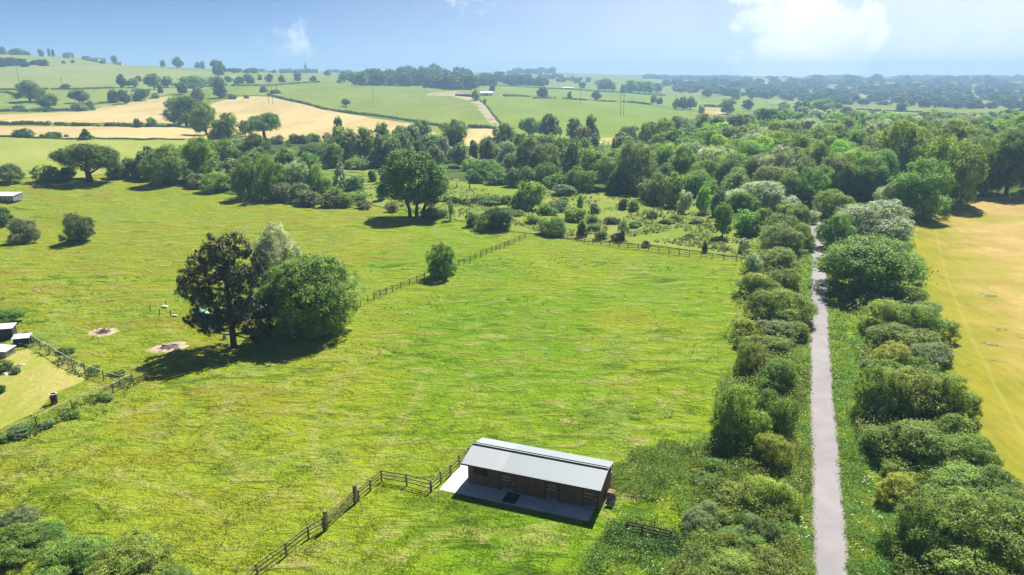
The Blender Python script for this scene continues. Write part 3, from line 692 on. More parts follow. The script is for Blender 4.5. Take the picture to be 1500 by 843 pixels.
big_tree = special('broadleaf_tree', 608, 318, 118, 92, [(0,0,.60,.30,.30,.28)] + wl(5, 24, .36, .30, .90, .09, .15, 1.0), 800, 50, 0.055, 0.012, (0.142, 0.273, 0.056), M['leaf'], forked, 'large fresh green tree with forked trunks standing alone at the meadow edge', inner=0.05, zmin=0.16)
special('willow_tree', 410, 434, 100, 96, [(0,0,.5,.30,.30,.36)] + wl(8, 20, .34, .22, .88, .09, .14, 1.4), 1000, 40, 0.055, 0.013, (0.42, 0.50, 0.33), M['leaf'], forked, 'pale silvery willow rising behind the round green tree', inner=0.06, narrow=0.36, zmin=0.04)
special('broadleaf_tree', 457, 484, 146, 104, [(0,0,.46,.40,.40,.46)] + wl(12, 26, .38, .14, .86, .11, .17, 1.0), 1900, 50, 0.05, 0.0095, (0.183, 0.334, 0.056), M['leaf'], forked, 'big round fresh green tree, leafy to the ground, beside the dark pine', inner=0.04, zmin=0.03)

# ---- the wood beyond the path: crowns packed together, filled in between the trees listed above
def fill(zone, poly, n, wm, hm, kinds, sep=0.72, seed=1):
    g = random.Random(seed); xs = [p[0] for p in poly]; ys = [p[1] for p in poly]; got = 0
    have = [(p['p'].x, p['p'].y, p['w']) for p in PLANTS]
    for _ in range(n * 60):
        if got >= n: break
        px = g.uniform(min(xs), max(xs)); py = min(ys) + (max(ys) - min(ys)) * g.random()
        if not inside(poly, np.array([px]), np.array([py]))[0]: continue
        p = ground(px, py); w = g.uniform(*wm)
        if seg_dist(PATH_C, p.x, p.y) < w * 0.5 + 1.6: continue
        if any(math.hypot(p.x - a, p.y - b) < sep * 0.5 * (w + c) for a, b, c in have): continue
        sh, col = g.choice(kinds); h = g.uniform(*hm) * (0.75 if sh == 'b' else 1)
        add_plant(zone, px, py, p, w, h, sh, col, w * F / depth_of(p)); have.append((p.x, p.y, w)); got += 1
    return got
WOODK = [('t','m'),('t','f'),('t','f'),('t','g'),('t','o'),('t','m'),('w','g'),('t','f'),('b','f'),('t','l'),('t','s')]
n1 = fill('wood', [(1000,215),(1090,200),(1150,172),(1260,176),(1330,215),(1340,262),(1290,290),(1230,296),(1195,288),(1120,280),(1030,290),(985,272),(960,236)], 165, (10, 15), (9, 13), WOODK, 0.50, 3)
n2 = fill('wood', [(1260,178),(1500,188),(1520,255),(1340,262),(1310,215)], 70, (10, 15), (8, 12), WOODK, 0.56, 4)
n3 = fill('willow_belt', [(690,240),(740,215),(900,215),(1000,215),(1000,270),(900,282),(760,274),(690,262)], 26, (7, 10), (7, 10), [('t','m'),('w','g'),('t','g'),('b','m'),('t','d')], 0.7, 5)
n4 = fill('middle_row', [(470,236),(560,226),(680,226),(680,248),(560,248),(480,246)], 10, (7, 10), (8, 11), [('t','m'),('t','g'),('t','d')], 0.7, 6)
n5 = fill('west_thicket', [(210,262),(290,232),(420,240),(500,290),(440,294),(330,280)], 16, (7, 10), (7, 9), [('t','m'),('b','d'),('b','m'),('t','g')], 0.7, 7)
HB = [('b','o'),('b','o'),('b','g'),('b','m'),('b','f')]
n6 = fill('hedge_west', [(1092,390),(1150,350),(1172,340),(1178,400),(1168,520),(1150,620),(1140,760),(1150,860),(985,860),(1040,740),(1075,600),(1085,480)], 34, (1.8, 3.4), (1.4, 2.8), HB, 0.45, 8)
n7 = fill('hedge_east', [(1215,340),(1330,380),(1350,470),(1390,600),(1440,700),(1500,780),(1500,860),(1330,860),(1300,740),(1265,600),(1280,500),(1240,400)], 46, (1.8, 3.6), (1.4, 2.8), HB, 0.45, 9)
print('FILL', n6, n7, n1, n2, n3, n4, n5, len(PLANTS))

# ---- labels: each says which one
ZP = {
 'foreground': 'in the thicket at the bottom of the meadow', 'hedge_west': 'in the hedge between paddock and path', 'hedge_east': 'in the hedge between path and golden field',
 'field_trees': 'at the far end of the golden field', 'silver_thicket': 'where the path enters the wood', 'wood_edge': 'on the far edge of the wood', 'willow_belt': 'in the willow belt below the sloping pasture',
 'scrub': 'on the rough scrub behind the paddock', 'middle_row': 'in the tree row below the wheat field', 'west_thicket': 'in the thicket bordering the left meadow', 'wheat_row': 'beside the wheat strips',
 'meadow_edge': 'on the far edge of the left meadow', 'meadow': 'standing in the open meadow', 'garden': 'by the garden and pine', 'hillside': 'on the hillside fields at left', 'field_singles': 'on the distant pastures', 'wood': 'within the wood beyond the path'}
GP = {'foreground': 'bushes at the meadow foot', 'hedge_west': 'hedge bushes west of the path', 'hedge_east': 'hedge bushes east of the path', 'field_trees': 'trees at the end of the golden field', 'silver_thicket': 'thicket where the path ends',
 'wood_edge': 'trees on the edge of the wood', 'willow_belt': 'trees of the willow belt', 'scrub': 'scrub bushes behind the paddock', 'middle_row': 'row of trees below the wheat', 'west_thicket': 'thicket by the left meadow', 'wheat_row': 'trees by the wheat strips',
 'meadow_edge': 'bushes on the far meadow edge', 'meadow': 'single bushes in the meadow', 'garden': 'garden bushes', 'hillside': 'trees on the hillside', 'field_singles': 'trees on the distant pastures', 'wood': 'trees of the wood beyond the path'}
ORD = 'first second third fourth fifth sixth seventh eighth ninth tenth eleventh twelfth thirteenth fourteenth fifteenth sixteenth seventeenth eighteenth nineteenth twentieth'.split()
def label_plants():
    cells = {}
    for p in PLANTS:
        if p['label']: continue
        p['_w'] = f"{CW[p['col']]} {SW[p['sh']]}"
        cells.setdefault((p['zone'], p['_w']), []).append(p)
    for (zone, w), ps in cells.items():
        groups = {'': ps}
        if len(ps) > 2:
            v = sorted(ps, key=lambda p: p['h'] * p['w']); k = len(ps)
            names = ['small', 'large'] if k <= 14 else ['low', 'small', 'middling', 'large', 'very large']
            if k > 60: names = ['tiny', 'low', 'small', 'middling', 'fair sized', 'large', 'very large']
            m = len(names); groups = {n: v[k * i // m:k * (i + 1) // m] for i, n in enumerate(names)}
        for s, qs in groups.items():
            qs = sorted(qs, key=lambda p: p['px'])
            for i, p in enumerate(qs):
                t = f"{s} {w}".strip()
                if len(qs) == 1: l = f"{t} {ZP[zone]}"
                elif i == 0: l = f"leftmost {t} {ZP[zone]}"
                elif i == len(qs) - 1: l = f"rightmost {t} {ZP[zone]}"
                else: l = f"{ORD[i]} {t} from left {ZP[zone]}"
                p['label'] = l
    for p in PLANTS: tag(p['o'], p['label'], CAT[p['sh']], GP[p['zone']])
label_plants()

# ---- woods too far off to tell the trees apart: one mass each
def mass(name, px_poly, n, wpx, hpx, col, label, seed, ls=0.09):
    g = random.Random(seed); gg = np.random.default_rng(seed); V = []; T = []
    xs = [p[0] for p in px_poly]; ys = [p[1] for p in px_poly]; k = 0
    protos = [leaf_cloud(900 + i, lobes_for('bush' if i % 2 else 'tree', np.random.default_rng(900 + i)), 110, 8, 0.14, ls) for i in range(6)]
    cx = [(g.uniform(min(xs), max(xs)), g.uniform(min(ys), max(ys))) for _ in range(14)]
    while k < n:
        px, py = g.uniform(min(xs), max(xs)), g.uniform(min(ys), max(ys))
        if not inside(px_poly, np.array([px]), np.array([py]))[0]: continue
        if name == 'far_woodland' and any(abs(px - a) < 26 and abs(py - b) < 2.4 for a, b in cx) and n > 300: continue
        p = ground(px, py); s = depth_of(p) / F
        w = g.uniform(*wpx) * s; h = g.uniform(*hpx) * s
        v, t = protos[k % 6]; a = g.uniform(0, 6.28); ca, sa = math.cos(a), math.sin(a)
        vv = np.stack([(v[:, 0] * ca - v[:, 1] * sa) * w, (v[:, 0] * sa + v[:, 1] * ca) * w, v[:, 2] * h], 1) + np.array(p)
        V.append(vv); T.append(t * g.uniform(0.75, 1.25)); k += 1
    me = leaf_mesh(name, np.vstack(V), np.concatenate(T), M['leaf'])
    o = bpy.data.objects.new(name, me); COL.objects.link(o); o.color = (*col, 1)
    tag(o, label, 'woodland', None, 'stuff'); return o
mass('hill_woodland', [(516,126),(540,118),(600,116),(660,116),(690,122),(700,132),(660,132),(600,127),(560,126)], 150, (15, 24), (13, 20), (0.055, 0.098, 0.024), 'dense dark wood crowning the green hill above the wheat field', 1)
mass('far_woodland', [(700,123),(725,118),(800,124),(798,128),(740,126),(700,128)], 45, (10, 18), (9, 13), (0.05, 0.092, 0.028), 'dark strip of woodland behind the white barn', 2)
mass('far_woodland', [(745,107),(815,106),(812,109),(745,110)], 26, (7, 12), (5, 8), (0.05, 0.085, 0.034), 'hazy flat topped wood on the skyline', 3)
mass('far_woodland', [(700,112),(745,109),(815,113),(880,121),(880,125),(800,119),(700,118)], 50, (6, 10), (4, 6), (0.05, 0.085, 0.034), 'hazy tree line running down from the skyline wood', 4)
mass('far_woodland', [(960,128),(1100,122),(1300,120),(1520,120),(1540,166),(1400,160),(1250,154),(1170,150),(1080,142),(1000,136)], 480, (8, 20), (5, 12), (0.05, 0.09, 0.034), 'blue hazy woods covering the far hillside at right', 5)
mass('far_woodland', [(-40,95),(0,92),(60,94),(74,97),(40,99),(10,99),(-40,98)], 40, (9, 16), (5, 8), (0.035, 0.062, 0.02), 'dark gorse and scrub patch on the high hillside', 6)
mass('far_woodland', [(330,104),(420,105),(540,104),(540,107),(420,108),(330,107)], 60, (5, 10), (3, 5), (0.04, 0.06, 0.035), 'hazy trees among the roofs of the far town', 7)
mass('far_woodland', [(860,112),(1000,114),(1200,114),(1520,114),(1520,119),(1200,121),(1000,119),(880,116)], 760, (8, 14), (2.5, 4.5), (0.05, 0.085, 0.035), 'distant blue woods below the horizon ridge', 8)

# ------------------------------------------------------------------ field hedges
def hedge(px_pts, hm, wm, label, col='d', seed=0, gap=0.0):
    g = np.random.default_rng(seed + 40)
    P = np.array([tuple(ground(*p)) for p in px_pts]); s = np.concatenate([[0], np.cumsum(np.linalg.norm(np.diff(P[:, :2], axis=0), axis=1))])
    per = 16 if hm < 4 else 20
    n = int(s[-1] / (wm * 0.45)); t = g.uniform(0, s[-1], n * 3)
    hv = hm * (0.8 + 0.35 * np.interp(t, np.linspace(0, s[-1], max(4, n // 3)), g.uniform(0, 1, max(4, n // 3))))
    if gap: t = t[np.sin(t / (wm * 2.3) + g.normal(0, .4, len(t))) > -1 + gap * 2]; hv = hv[:len(t)]
    x = np.interp(t, s, P[:, 0]); y = np.interp(t, s, P[:, 1])
    m = len(t); r = g.normal(size=(m, per, 3)); r /= np.linalg.norm(r, axis=-1, keepdims=True); r[..., 2] = np.abs(r[..., 2])
    pos = np.stack([x[:, None] + r[..., 0] * wm * .5, y[:, None] + r[..., 1] * wm * .5, terrain(x, y)[:, None] + r[..., 2] * hv[:, None]], -1).reshape(-1, 3)
    # sides too: drop some leaves down the flank
    k = g.random(len(pos)) < 0.45; pos[k, 2] = terrain(pos[k, 0], pos[k, 1]) + g.uniform(0.05, 0.8, k.sum()) * np.repeat(hv, per)[k]
    nr = r.reshape(-1, 3) + g.normal(size=(len(pos), 3)) * .4; nr /= np.linalg.norm(nr, axis=1)[:, None]
    a = np.cross(nr, g.normal(size=nr.shape)); a /= np.linalg.norm(a, axis=1)[:, None]; b = np.cross(nr, a)
    sz = wm * 0.22 * g.uniform(.6, 1.3, (len(pos), 1))
    v = np.stack([pos + a * sz, pos + b * sz * .7, pos - a * sz, pos - b * sz * .7], 1).reshape(-1, 3)
    me = leaf_mesh('field_hedge', v, np.repeat(np.repeat(g.uniform(.75, 1.25, m), per), 4), M['leaf'])
    o = bpy.data.objects.new('field_hedge', me); COL.objects.link(o); o.color = (*LEAFC[col], 1)
    return tag(o, label, 'hedge', 'field hedges')
hedge([(-60,133),(0,133),(60,132),(110,132),(168,130)], 2.2, 3, 'thin dark hedge crossing the hillside field, uppermost at left', 'd', 1)
hedge([(0,137),(12,137),(28,141)], 2, 3, 'short hedge stub slanting below the uppermost left hedge', 'd', 2)
hedge([(138,154),(165,151),(180,149)], 2.0, 3, 'dark hedge along the top of the upper wheat strip', 'd', 3)
hedge([(-60,164),(0,164),(70,164),(112,162),(138,161)], 2.4, 3.2, 'dark hedge between hillside field and upper wheat strip', 'd', 4)
hedge([(-60,182),(0,183),(40,183),(73,184)], 2.6, 3.2, 'left stretch of clipped hedge between the two wheat strips', 'd', 5)
hedge([(81,184),(110,185),(134,185)], 2.4, 3.2, 'middle stretch of clipped hedge between the two wheat strips', 'd', 6)
hedge([(138,186),(146,186)], 2.0, 3.0, 'tiny hedge tuft between two clipped hedge stretches', 'd', 7)
hedge([(153,186),(195,187),(230,187),(262,187)], 2.4, 3.2, 'right stretch of clipped hedge between the two wheat strips', 'd', 8)
hedge([(0,201),(120,204),(200,205),(270,206)], 0.8, 1.4, 'very low hedge line under the lower wheat strip', 'd', 9)
hedge([(393,140),(420,147),(450,153),(475,161),(500,165),(560,172),(620,181),(650,187)], 2.4, 3.2, 'long curving hedge between wheat field and green hill', 'd', 10)
hedge([(686,187),(705,188),(722,189)], 3.0, 3.6, 'clipped hedge beside the foot of the dirt track', 'd', 11)
hedge([(698,146),(707,151),(716,160),(722,168),(728,176),(733,182)], 1.8, 2.4, 'broken hedge running downhill from the white barn', 'd', 12, 0.45)
hedge([(340,127),(400,126),(440,123),(468,121)], 2.6, 3.6, 'dark hedge along the top of the green hill', 'd', 13)
hedge([(738,142),(760,142),(776,143)], 3.0, 4, 'hedge beside the white barn', 'd', 14)
hedge([(780,145),(800,145),(830,146),(860,148),(900,150)], 2.6, 3.6, 'gappy hedge along the top of the sloping pasture', 'd', 15, 0.3)
hedge([(912,150),(935,152),(953,154)], 2.6, 3.6, 'hedge stretch right of the pole on the sloping pasture', 'd', 16)
hedge([(800,131),(850,133),(890,136),(930,138),(975,141)], 2.6, 4, 'hedge behind the upper pasture', 'd', 17)
hedge([(1030,157),(1040,157),(1054,158)], 3.4, 4.5, 'short dark hedge above the small wheat patch', 'd', 18)
hedge([(700,125),(740,127),(800,130)], 2.4, 4, 'dark hedge at the foot of the far woodland strip', 'd', 19)
hedge([(1255,161),(1320,164),(1400,168),(1470,172),(1540,175)], 2.0, 3.0, 'dark hedge following the lane beyond the wood', 'd', 20)
hedge([(622,297),(660,296),(684,300)], 1.6, 2.4, 'low hedge at the front of the small clearing', 'd', 21)
lane = sheet('lane', [(1250,158.6),(1320,161.6),(1400,165.6),(1470,169.8),(1560,174.0),(1560,175.0),(1470,171.0),(1400,166.8),(1320,162.8),(1250,159.6)], M['path'], edge=lambda x, y: x * 0)

# ------------------------------------------------------------------ timber fences
M['timber'] = plain('weathered_timber', (0.30, 0.245, 0.165), 0.9, 0.3, 2.5, bump=0.004)
M['darktimber'] = plain('dark_timber', (0.075, 0.055, 0.04), 0.9, 0.3, 2.5)
M['palerail'] = plain('pale_rail', (0.52, 0.48, 0.36), 0.8, 0.2, 2.0)
M['wire'] = plain('wire', (0.25, 0.25, 0.24), 0.5, 0.1, 2.0, metallic=0.5)
POSTS = {}
def post_mesh(w, h, mat):
    k = (w, h, mat.name)
    if k not in POSTS:
        b = MB(); b.box(-w/2, w/2, -w/2, w/2, -0.3, h); b.add([(-w/2,-w/2,h),(w/2,-w/2,h),(w/2,w/2,h+.02),(-w/2,w/2,h+.02)], [(0,1,2,3)])
        o = b.build('post', mat); POSTS[k] = o.data; bpy.data.objects.remove(o)
    return POSTS[k]
def fence(px_pts, label, space=2.0, h=1.2, rails=(0.35, 0.72, 1.08), w=0.12, rw=0.045, rh=0.10, mat='timber', rmat=None, world=None, seed=0, skip=(), group='timber paddock fences', name='timber_fence', wire=False):
    g = random.Random(seed)
    P = world if world else [ground(*p) for p in px_pts]
    e = empty(name, P[0]); o0 = P[0]
    pm = post_mesh(w, h, M[mat]); pts = []
    for a, b in zip(P[:-1], P[1:]):
        L = (b - a).length; n = max(1, round(L / space))
        for k in range(n): pts.append(a.lerp(b, k / n))
    pts.append(P[-1])
    for p in pts: p.z = float(terrain(p.x, p.y))
    for i, p in enumerate(pts):
        q = bpy.data.objects.new('post', pm); COL.objects.link(q); q.parent = e; q.location = p - o0
        d = (pts[min(i+1, len(pts)-1)] - pts[max(i-1, 0)]); q.rotation_euler = (g.uniform(-.04, .04), g.uniform(-.04, .04), math.atan2(d.y, d.x) + g.uniform(-.08, .08)); q.scale.z = g.uniform(.95, 1.07)
    for z in rails:
        b = MB()
        for i in range(len(pts) - 1):
            if (i, z) in skip:
                if b.v: b.build('rail', M[rmat or mat], e)
                b = MB(); continue
            p, q = pts[i] - o0, pts[i + 1] - o0; s = (q - p).normalized(); sd = Vector((-s.y, s.x, 0)) * (w / 2 + rw / 2 + .003)
            b.bar(p + sd + Vector((0, 0, z + g.uniform(-.03, .03))), q + sd + Vector((0, 0, z + g.uniform(-.03, .03))), rw, rh)
        b.build('rail', M[rmat or mat], e)
    if wire:
        b = MB()
        for i in range(len(pts) - 1):
            p, q = pts[i] - o0, pts[i + 1] - o0
            for z in (0.2, 0.45, 0.7, 0.95): b.bar(p + Vector((0, 0, z)), q + Vector((0, 0, z)), .012, .012)
            n = max(2, int((q - p).length / 0.3))
            for k in range(n): r = p.lerp(q, (k + .5) / n); b.bar(r + Vector((0, 0, .05)), r + Vector((0, 0, 1.1)), .01, .01)
        b.build('wire_mesh', M['wire'], e)
    return tag(e, label, 'fence', group)
G0, G1 = ground(478, 776), ground(521, 738)
fence([(340,884),(378,846),(420,815),(452,790),(474,778)], 'timber rail fence running off the bottom edge below the gate', 1.9, seed=1)
fence([(525,735),(559,706)], 'short timber fence between the gate and the corner', 1.9, seed=2)
fence([(559,706),(596,712),(631,721)], 'timber fence from the corner to the stable yard', 2.0, seed=3)
fence([(632,721),(660,697),(686,672),(696,663)], 'timber fence along the end of the stable yard', 1.9, seed=4)
fence([(548,440),(575,428),(600,418),(622,410),(640,402),(680,387),(720,370),(745,360),(769,350)], 'long timber fence between paddock and meadow behind the round bush', 2.2, h=1.25, seed=5, skip={(2,.35),(7,.72)})
fence([(806,345),(845,353),(880,359),(920,365),(965,370),(1010,376),(1060,381),(1097,384)], 'long timber fence along the far end of the paddock', 2.4, h=1.25, seed=6, skip={(4,.35),(11,.72),(15,.35)})
fence([(918,779),(940,784),(982,793)], 'short dark rail fence almost buried in nettles by the hedge', 2.0, h=.95, rails=(0.35, 0.62, 0.88), mat='darktimber', seed=7)
# gate: two stout posts, five bars, a brace
def gate():
    e = empty('field_gate', G0); d = G1 - G0; L = d.length; rz = math.atan2(d.y, d.x); e.rotation_euler = (0, 0, rz)
    for x in (0, L):
        b = MB(); b.box(x - .13, x + .13, -.13, .13, -.3, 1.75); b.box(x - .14, x + .14, -.14, .14, 1.752, 1.78); b.build('gate_post', M['timber'], e)
    b = MB()
    for z in (0.3, 0.5, 0.72, 0.96, 1.25): b.bar((.2, .02, z), (L - .2, .02, z), .04, .09)
    b.build('bar', M['timber'], e)
    b = MB(); b.bar((.22, .07, .28), (L - .25, .07, 1.22), .035, .09); b.build('brace', M['timber'], e)
    for x in (.2, L - .2): b = MB(); b.box(x - .05, x + .05, -.025, -.003, .25, 1.32); b.build('stile', M['timber'], e)
    tag(e, 'wooden five bar field gate between two stout posts', 'gate')
gate()
# loose posts left standing by the pine and by the end of the long fence
for i, (px, py, h, l) in enumerate([(220,457,1.1,'lone leaning fence post left of the pine'),(243,449,1.0,'thin post behind the others left of the pine'),(234,462,1.0,'short post beside the sandy patch left of the pine'),(250,463,1.0,'post nearest the pine at the sandy patch'),
        (528,450,1.2,'short post at the near end of the long paddock fence'),(539,444,1.3,'stouter post just before the long paddock fence'),(884,213,1.6,'first of three posts below the sloping pasture'),(891,213,1.6,'middle of three posts below the sloping pasture'),(898,213,1.6,'last of three posts below the sloping pasture'),
        (669,276,1.8,'dark stump in the small clearing right of the big tree'),(688,278,1.8,'second dark stump in the small clearing, farther right')]):
    b = MB(); s = .06 if i < 6 else .16
    b.tube([(0,0,-.2),(.02,.0,h*.6),(.05,.02,h)], [s, s*.95, s*.85], 7)
    o = b.build('wooden_post' if i < 9 else 'tree_stump', M['darktimber']); o.location = ground(px, py); tag(o, l, 'post' if i < 9 else 'stump', 'loose posts' if i < 9 else None)
# garden fence: pale top rail on thin stakes, wire mesh below
fence([(43,497),(88,520),(125,537),(152,550),(175,561),(196,557)] if False else [(46,503),(88,530),(125,548),(152,558),(176,566),(194,561)], 'pale railed wire fence along the back of the garden', 3.2, 1.35, (1.3,), .07, .06, .06, 'darktimber', 'palerail', seed=8, group='garden fences', name='garden_fence', wire=True)
fence([(194,561),(166,577),(106,600),(54,626),(0,651),(-60,680)], 'pale railed wire fence along the front of the garden', 3.6, 1.35, (1.3,), .07, .06, .06, 'darktimber', 'palerail', seed=9, group='garden fences', name='garden_fence', wire=True)

# ------------------------------------------------------------------ the stables
def stables():
    p0 = ground(685.8, 708); p1 = ground(880, 748.5); d = p1 - p0; rz = math.atan2(d.y, d.x); L = 12.5
    e = empty('stable_block', Vector((p0.x, p0.y, float(terrain(p0.x, p0.y)))), rz)
    wood = plain('stained_boarding', (0.150, 0.062, 0.034), 0.75, 0.25, 1.2)
    m, nt, b0 = new_mat('boarding'); N = NT(nt); tc = N.n('ShaderNodeTexCoord').outputs['Object']
    sx = N.n('ShaderNodeSeparateXYZ'); N.link(tc, sx.inputs[0])
    u = N.math('ADD', sx.outputs[0], sx.outputs[1])
    fr = N.math('FRACT', N.math('MULTIPLY', u, 7.0)); wn = N.n('ShaderNodeTexWhiteNoise', noise_dimensions='1D'); N.link(N.math('FLOOR', N.math('MULTIPLY', u, 7.0)), wn.inputs['W'])
    c = N.mix(wn.outputs['Value'], (0.155, 0.072, 0.044), (0.215, 0.105, 0.064)); c = N.mix(N.ramp(N.noise(1.3, 5, 0.7, N.mapped(0, (3, 3, .5), tc)), .4, .7), c, (0.16, 0.07, 0.04))
    c = N.mix(N.ramp(fr, 0.07, 0.02), c, (0.03, 0.013, 0.008)); N.link(c, b0.inputs['Base Color']); b0.inputs['Roughness'].default_value = .7
    N.link(N.bump(N.ramp(fr, 0.0, 0.08), .6, .02), b0.inputs['Normal'])
    board = m
    dark = plain('near_black_pane', (0.03, 0.022, 0.018), .95, .1)  # near-black colour of the solid pane fixed over the unbroken wall
    galv = plain('galvanised_steel', (0.52, 0.54, 0.56), .45, .08, 8, .5, metallic=.6)
    trim = plain('bargeboard', (0.075, 0.048, 0.035), .8, .2, 2)
    m, nt, b0 = new_mat('roof_sheet'); N = NT(nt); tc = N.n('ShaderNodeTexCoord').outputs['Object']
    sx = N.n('ShaderNodeSeparateXYZ'); N.link(tc, sx.inputs[0])
    st = N.ramp(sx.outputs[0], 3.6, 3.75)                     # two batches of sheet, one paler
    c = N.mix(st, (0.305, 0.33, 0.345), (0.255, 0.288, 0.305))
    c = N.mix(N.math('MULTIPLY', N.ramp(N.noise(.9, 5, .65, N.mapped(0, (1, .35, 1), tc)), .45, .75), .35), c, (0.23, 0.255, 0.265))
    ln = N.math('FRACT', N.math('MULTIPLY', sx.outputs[1], 1.02)); c = N.mix(N.ramp(ln, .045, .0), c, (0.25, 0.275, 0.29))
    c = N.mix(N.math('MULTIPLY', N.ramp(N.noise(6, 4, .7, tc), .58, .75), .3), c, (0.25, 0.26, 0.23))
    N.link(c, b0.inputs['Base Color']); b0.inputs['Roughness'].default_value = .55; b0.inputs['Specular IOR Level'].default_value = .35
    N.link(N.bump(N.ramp(N.math('FRACT', N.math('MULTIPLY', sx.outputs[0], 6.5)), .4, .6), .15, .012), b0.inputs['Normal'])
    roofm = m
    D = 3.55; E0, ER, E1 = 2.52, 3.16, 2.66; YR = 1.72; YF, YB = -1.0, 3.95
    sl = (ER - E0) / (YR - YF); zf = E0 + sl * (0 - YF) - .06; sb = (ER - E1) / (YB - YR); zb = ER - sb * (D - YR) - .06
    t = .09
    # front wall with openings for the doors: built in panels between them
    doors = [(3.3, 4.5), (7.5, 8.7), (10.95, 12.15)]; wins = [(0.6, 1.9)]
    b = MB(); x = 0.0
    for a, c in doors + [(L, L)]:
        b.box(x, a, 0, t, 0, zf); x = c
    for a, c in doors: b.box(a, c, 0, t, 2.12, zf)
    b.build('front_wall', board, e)
    b = MB(); b.box(0, L, D - t, D, 0, zb); b.build('back_wall', board, e)
    for x in (0, L - t):
        b = MB(); y0, y1 = t + .002, D - t - .002
        z0 = zf + sl * t; z1 = zb + sb * t; zr = ER - .07
        vs = []
        for xx in (x, x + t): vs += [(xx, y0, 0), (xx, y1, 0), (xx, y1, z1), (xx, YR, zr), (xx, y0, z0)]
        b.add(vs, [(4,3,2,1,0), (5,6,7,8,9), (0,1,6,5), (1,2,7,6), (2,3,8,7), (3,4,9,8), (4,0,5,9)]); b.build('end_wall', board, e)
    for x in (5.5, 9.7): b = MB(); b.box(x, x + .07, t + .01, D - t - .01, 0.01, 2.3); b.build('partition', board, e)
    for a, c in doors:
        # half doors: lower leaf shut, upper leaf shut, straps and kickplate
        lo = MB(); lo.box(a + .02, c - .02, -.012, .05, .06, 1.22); lo = lo.build('lower_door', board, e)
        up = MB(); up.box(a + .02, c - .02, -.012, .05, 1.25, 2.10); up = up.build('upper_door', board, e)
        s = MB(); s.box(a + .06, c - .06, -.034, -.014, .12, .20); s.box(a + .06, c - .35, -.034, -.014, 1.06, 1.11); s.box(c - .12, c - .05, -.04, -.014, .8, .95); s.build('strap_hinge', galv, lo)
        s = MB(); s.box(a + .06, c - .3, -.034, -.014, 1.96, 2.02); s.box(a + .06, c - .3, -.034, -.014, 1.36, 1.41); s.build('strap_hinge', galv, up)
        f = MB(); f.box(a - .08, a - .002, -.03, -.002, 0, 2.2); f.box(c + .002, c + .08, -.03, -.002, 0, 2.2); f.box(a - .08, c + .08, -.03, -.002, 2.202, 2.28); f.build('door_frame', trim, e)
    for a, c in wins:
        w = MB(); w.box(a, c, -.02, -.002, 1.15, 1.95); w = w.build('window', dark, e)
        f = MB(); f.box(a - .06, a - .002, -.04, -.002, 1.09, 2.01); f.box(c + .002, c + .06, -.04, -.002, 1.09, 2.01); f.box(a, c, -.04, -.002, 1.09, 1.148); f.box(a, c, -.04, -.002, 1.952, 2.01); f.box((a+c)/2-.02, (a+c)/2+.02, -.035, -.022, 1.15, 1.95); f.build('frame', trim, w)
    # roof: two slopes, a dark vented ridge, bargeboards, fascia
    X0, X1, th = -.2, L + .16, .05
    def slope(y0, z0, y1, z1):
        b = MB(); b.add([(X0,y0,z0),(X1,y0,z0),(X1,y1,z1),(X0,y1,z1),(X0,y0,z0-th),(X1,y0,z0-th),(X1,y1,z1-th),(X0,y1,z1-th)], [(0,1,2,3),(7,6,5,4),(0,4,5,1),(1,5,6,2),(2,6,7,3),(3,7,4,0)]); return b
    rf = slope(YF, E0, YR - .06, ER - .014).build('roof', roofm, e)
    slope(YR + .06, ER - .014, YB, E1).build('roof', roofm, e)
    b = MB()
    for yy in (YR - .17, YR + .11): b.box(X0, X1, yy, yy + .06, ER - .01, ER + .075)
    b.build('ridge_vent', plain('ridge_rubber', (0.035, 0.035, 0.04), .7, .1), e)
    b = MB(); b.box(X0, X1, YR - .105, YR + .105, ER - .03, ER + .03); b.build('ridge_cap', roofm, e)
    b = MB(); b.box(X0, X1, YF - .03, YF - .003, E0 - .15, E0 - .01); b.build('fascia', trim, e)
    for x in (X0 - .028, X1 + .003):
        b = MB(); b.bar((x + .0125, YF, E0 - .055), (x + .0125, YR, ER - .055), .025, .13); b.bar((x + .0125, YR, ER - .055), (x + .0125, YB, E1 - .055), .025, .13); b.build('bargeboard', trim if x < 0 else roofm, e)
    tag(e, 'long dark brown timber stable block with a pale grey pitched roof', 'stables')
    # concrete yard
    m, nt, b0 = new_mat('concrete'); N = NT(nt); tc = N.n('ShaderNodeTexCoord').outputs['Object']
    c = N.mix(N.ramp(N.noise(.5, 5, .65, tc), .35, .7), (0.60, 0.575, 0.57), (0.50, 0.48, 0.48)); c = N.mix(N.math('MULTIPLY', N.ramp(N.noise(2.3, 5, .7, tc), .5, .75), .4), c, (0.28, 0.265, 0.26))
    N.link(c, b0.inputs['Base Color']); b0.inputs['Roughness'].default_value = .85
    b = MB(); b.box(-2.0, 11.95, -1.95, 3.75, -.3, .10); y = b.build('concrete_yard', m); y.location = e.location + Vector((0,0,-.085)); y.rotation_euler = (0, 0, rz)
    e.location.z += .02
    y['kind'] = 'structure'
    b = MB(); b.box(0, 1.25, 0, 1.6, 0, .02); b.box(.02, 1.23, .02, 1.58, .021, .03)  # thin near-black panel laid flat on the yard
    mt = b.build('black_panel', plain('near_black', (0.03, 0.03, 0.032), .8, .2, 20)); Mx = Matrix.Translation(e.location) @ Matrix.Rotation(rz, 4, 'Z')
    mt.location = Mx @ Vector((4.0, -1.75, .0)); mt.rotation_euler = (0, 0, rz); tag(mt, 'thin black panel lying on the concrete before the stables', 'mat')
    # stack of logs against the end wall
    lg = empty('log_pile', Mx @ Vector((L + .55, 1.55, 0)), rz); bk = plain('cut_logs', (0.42, 0.29, 0.20), .9, .3, 4); g = random.Random(4)
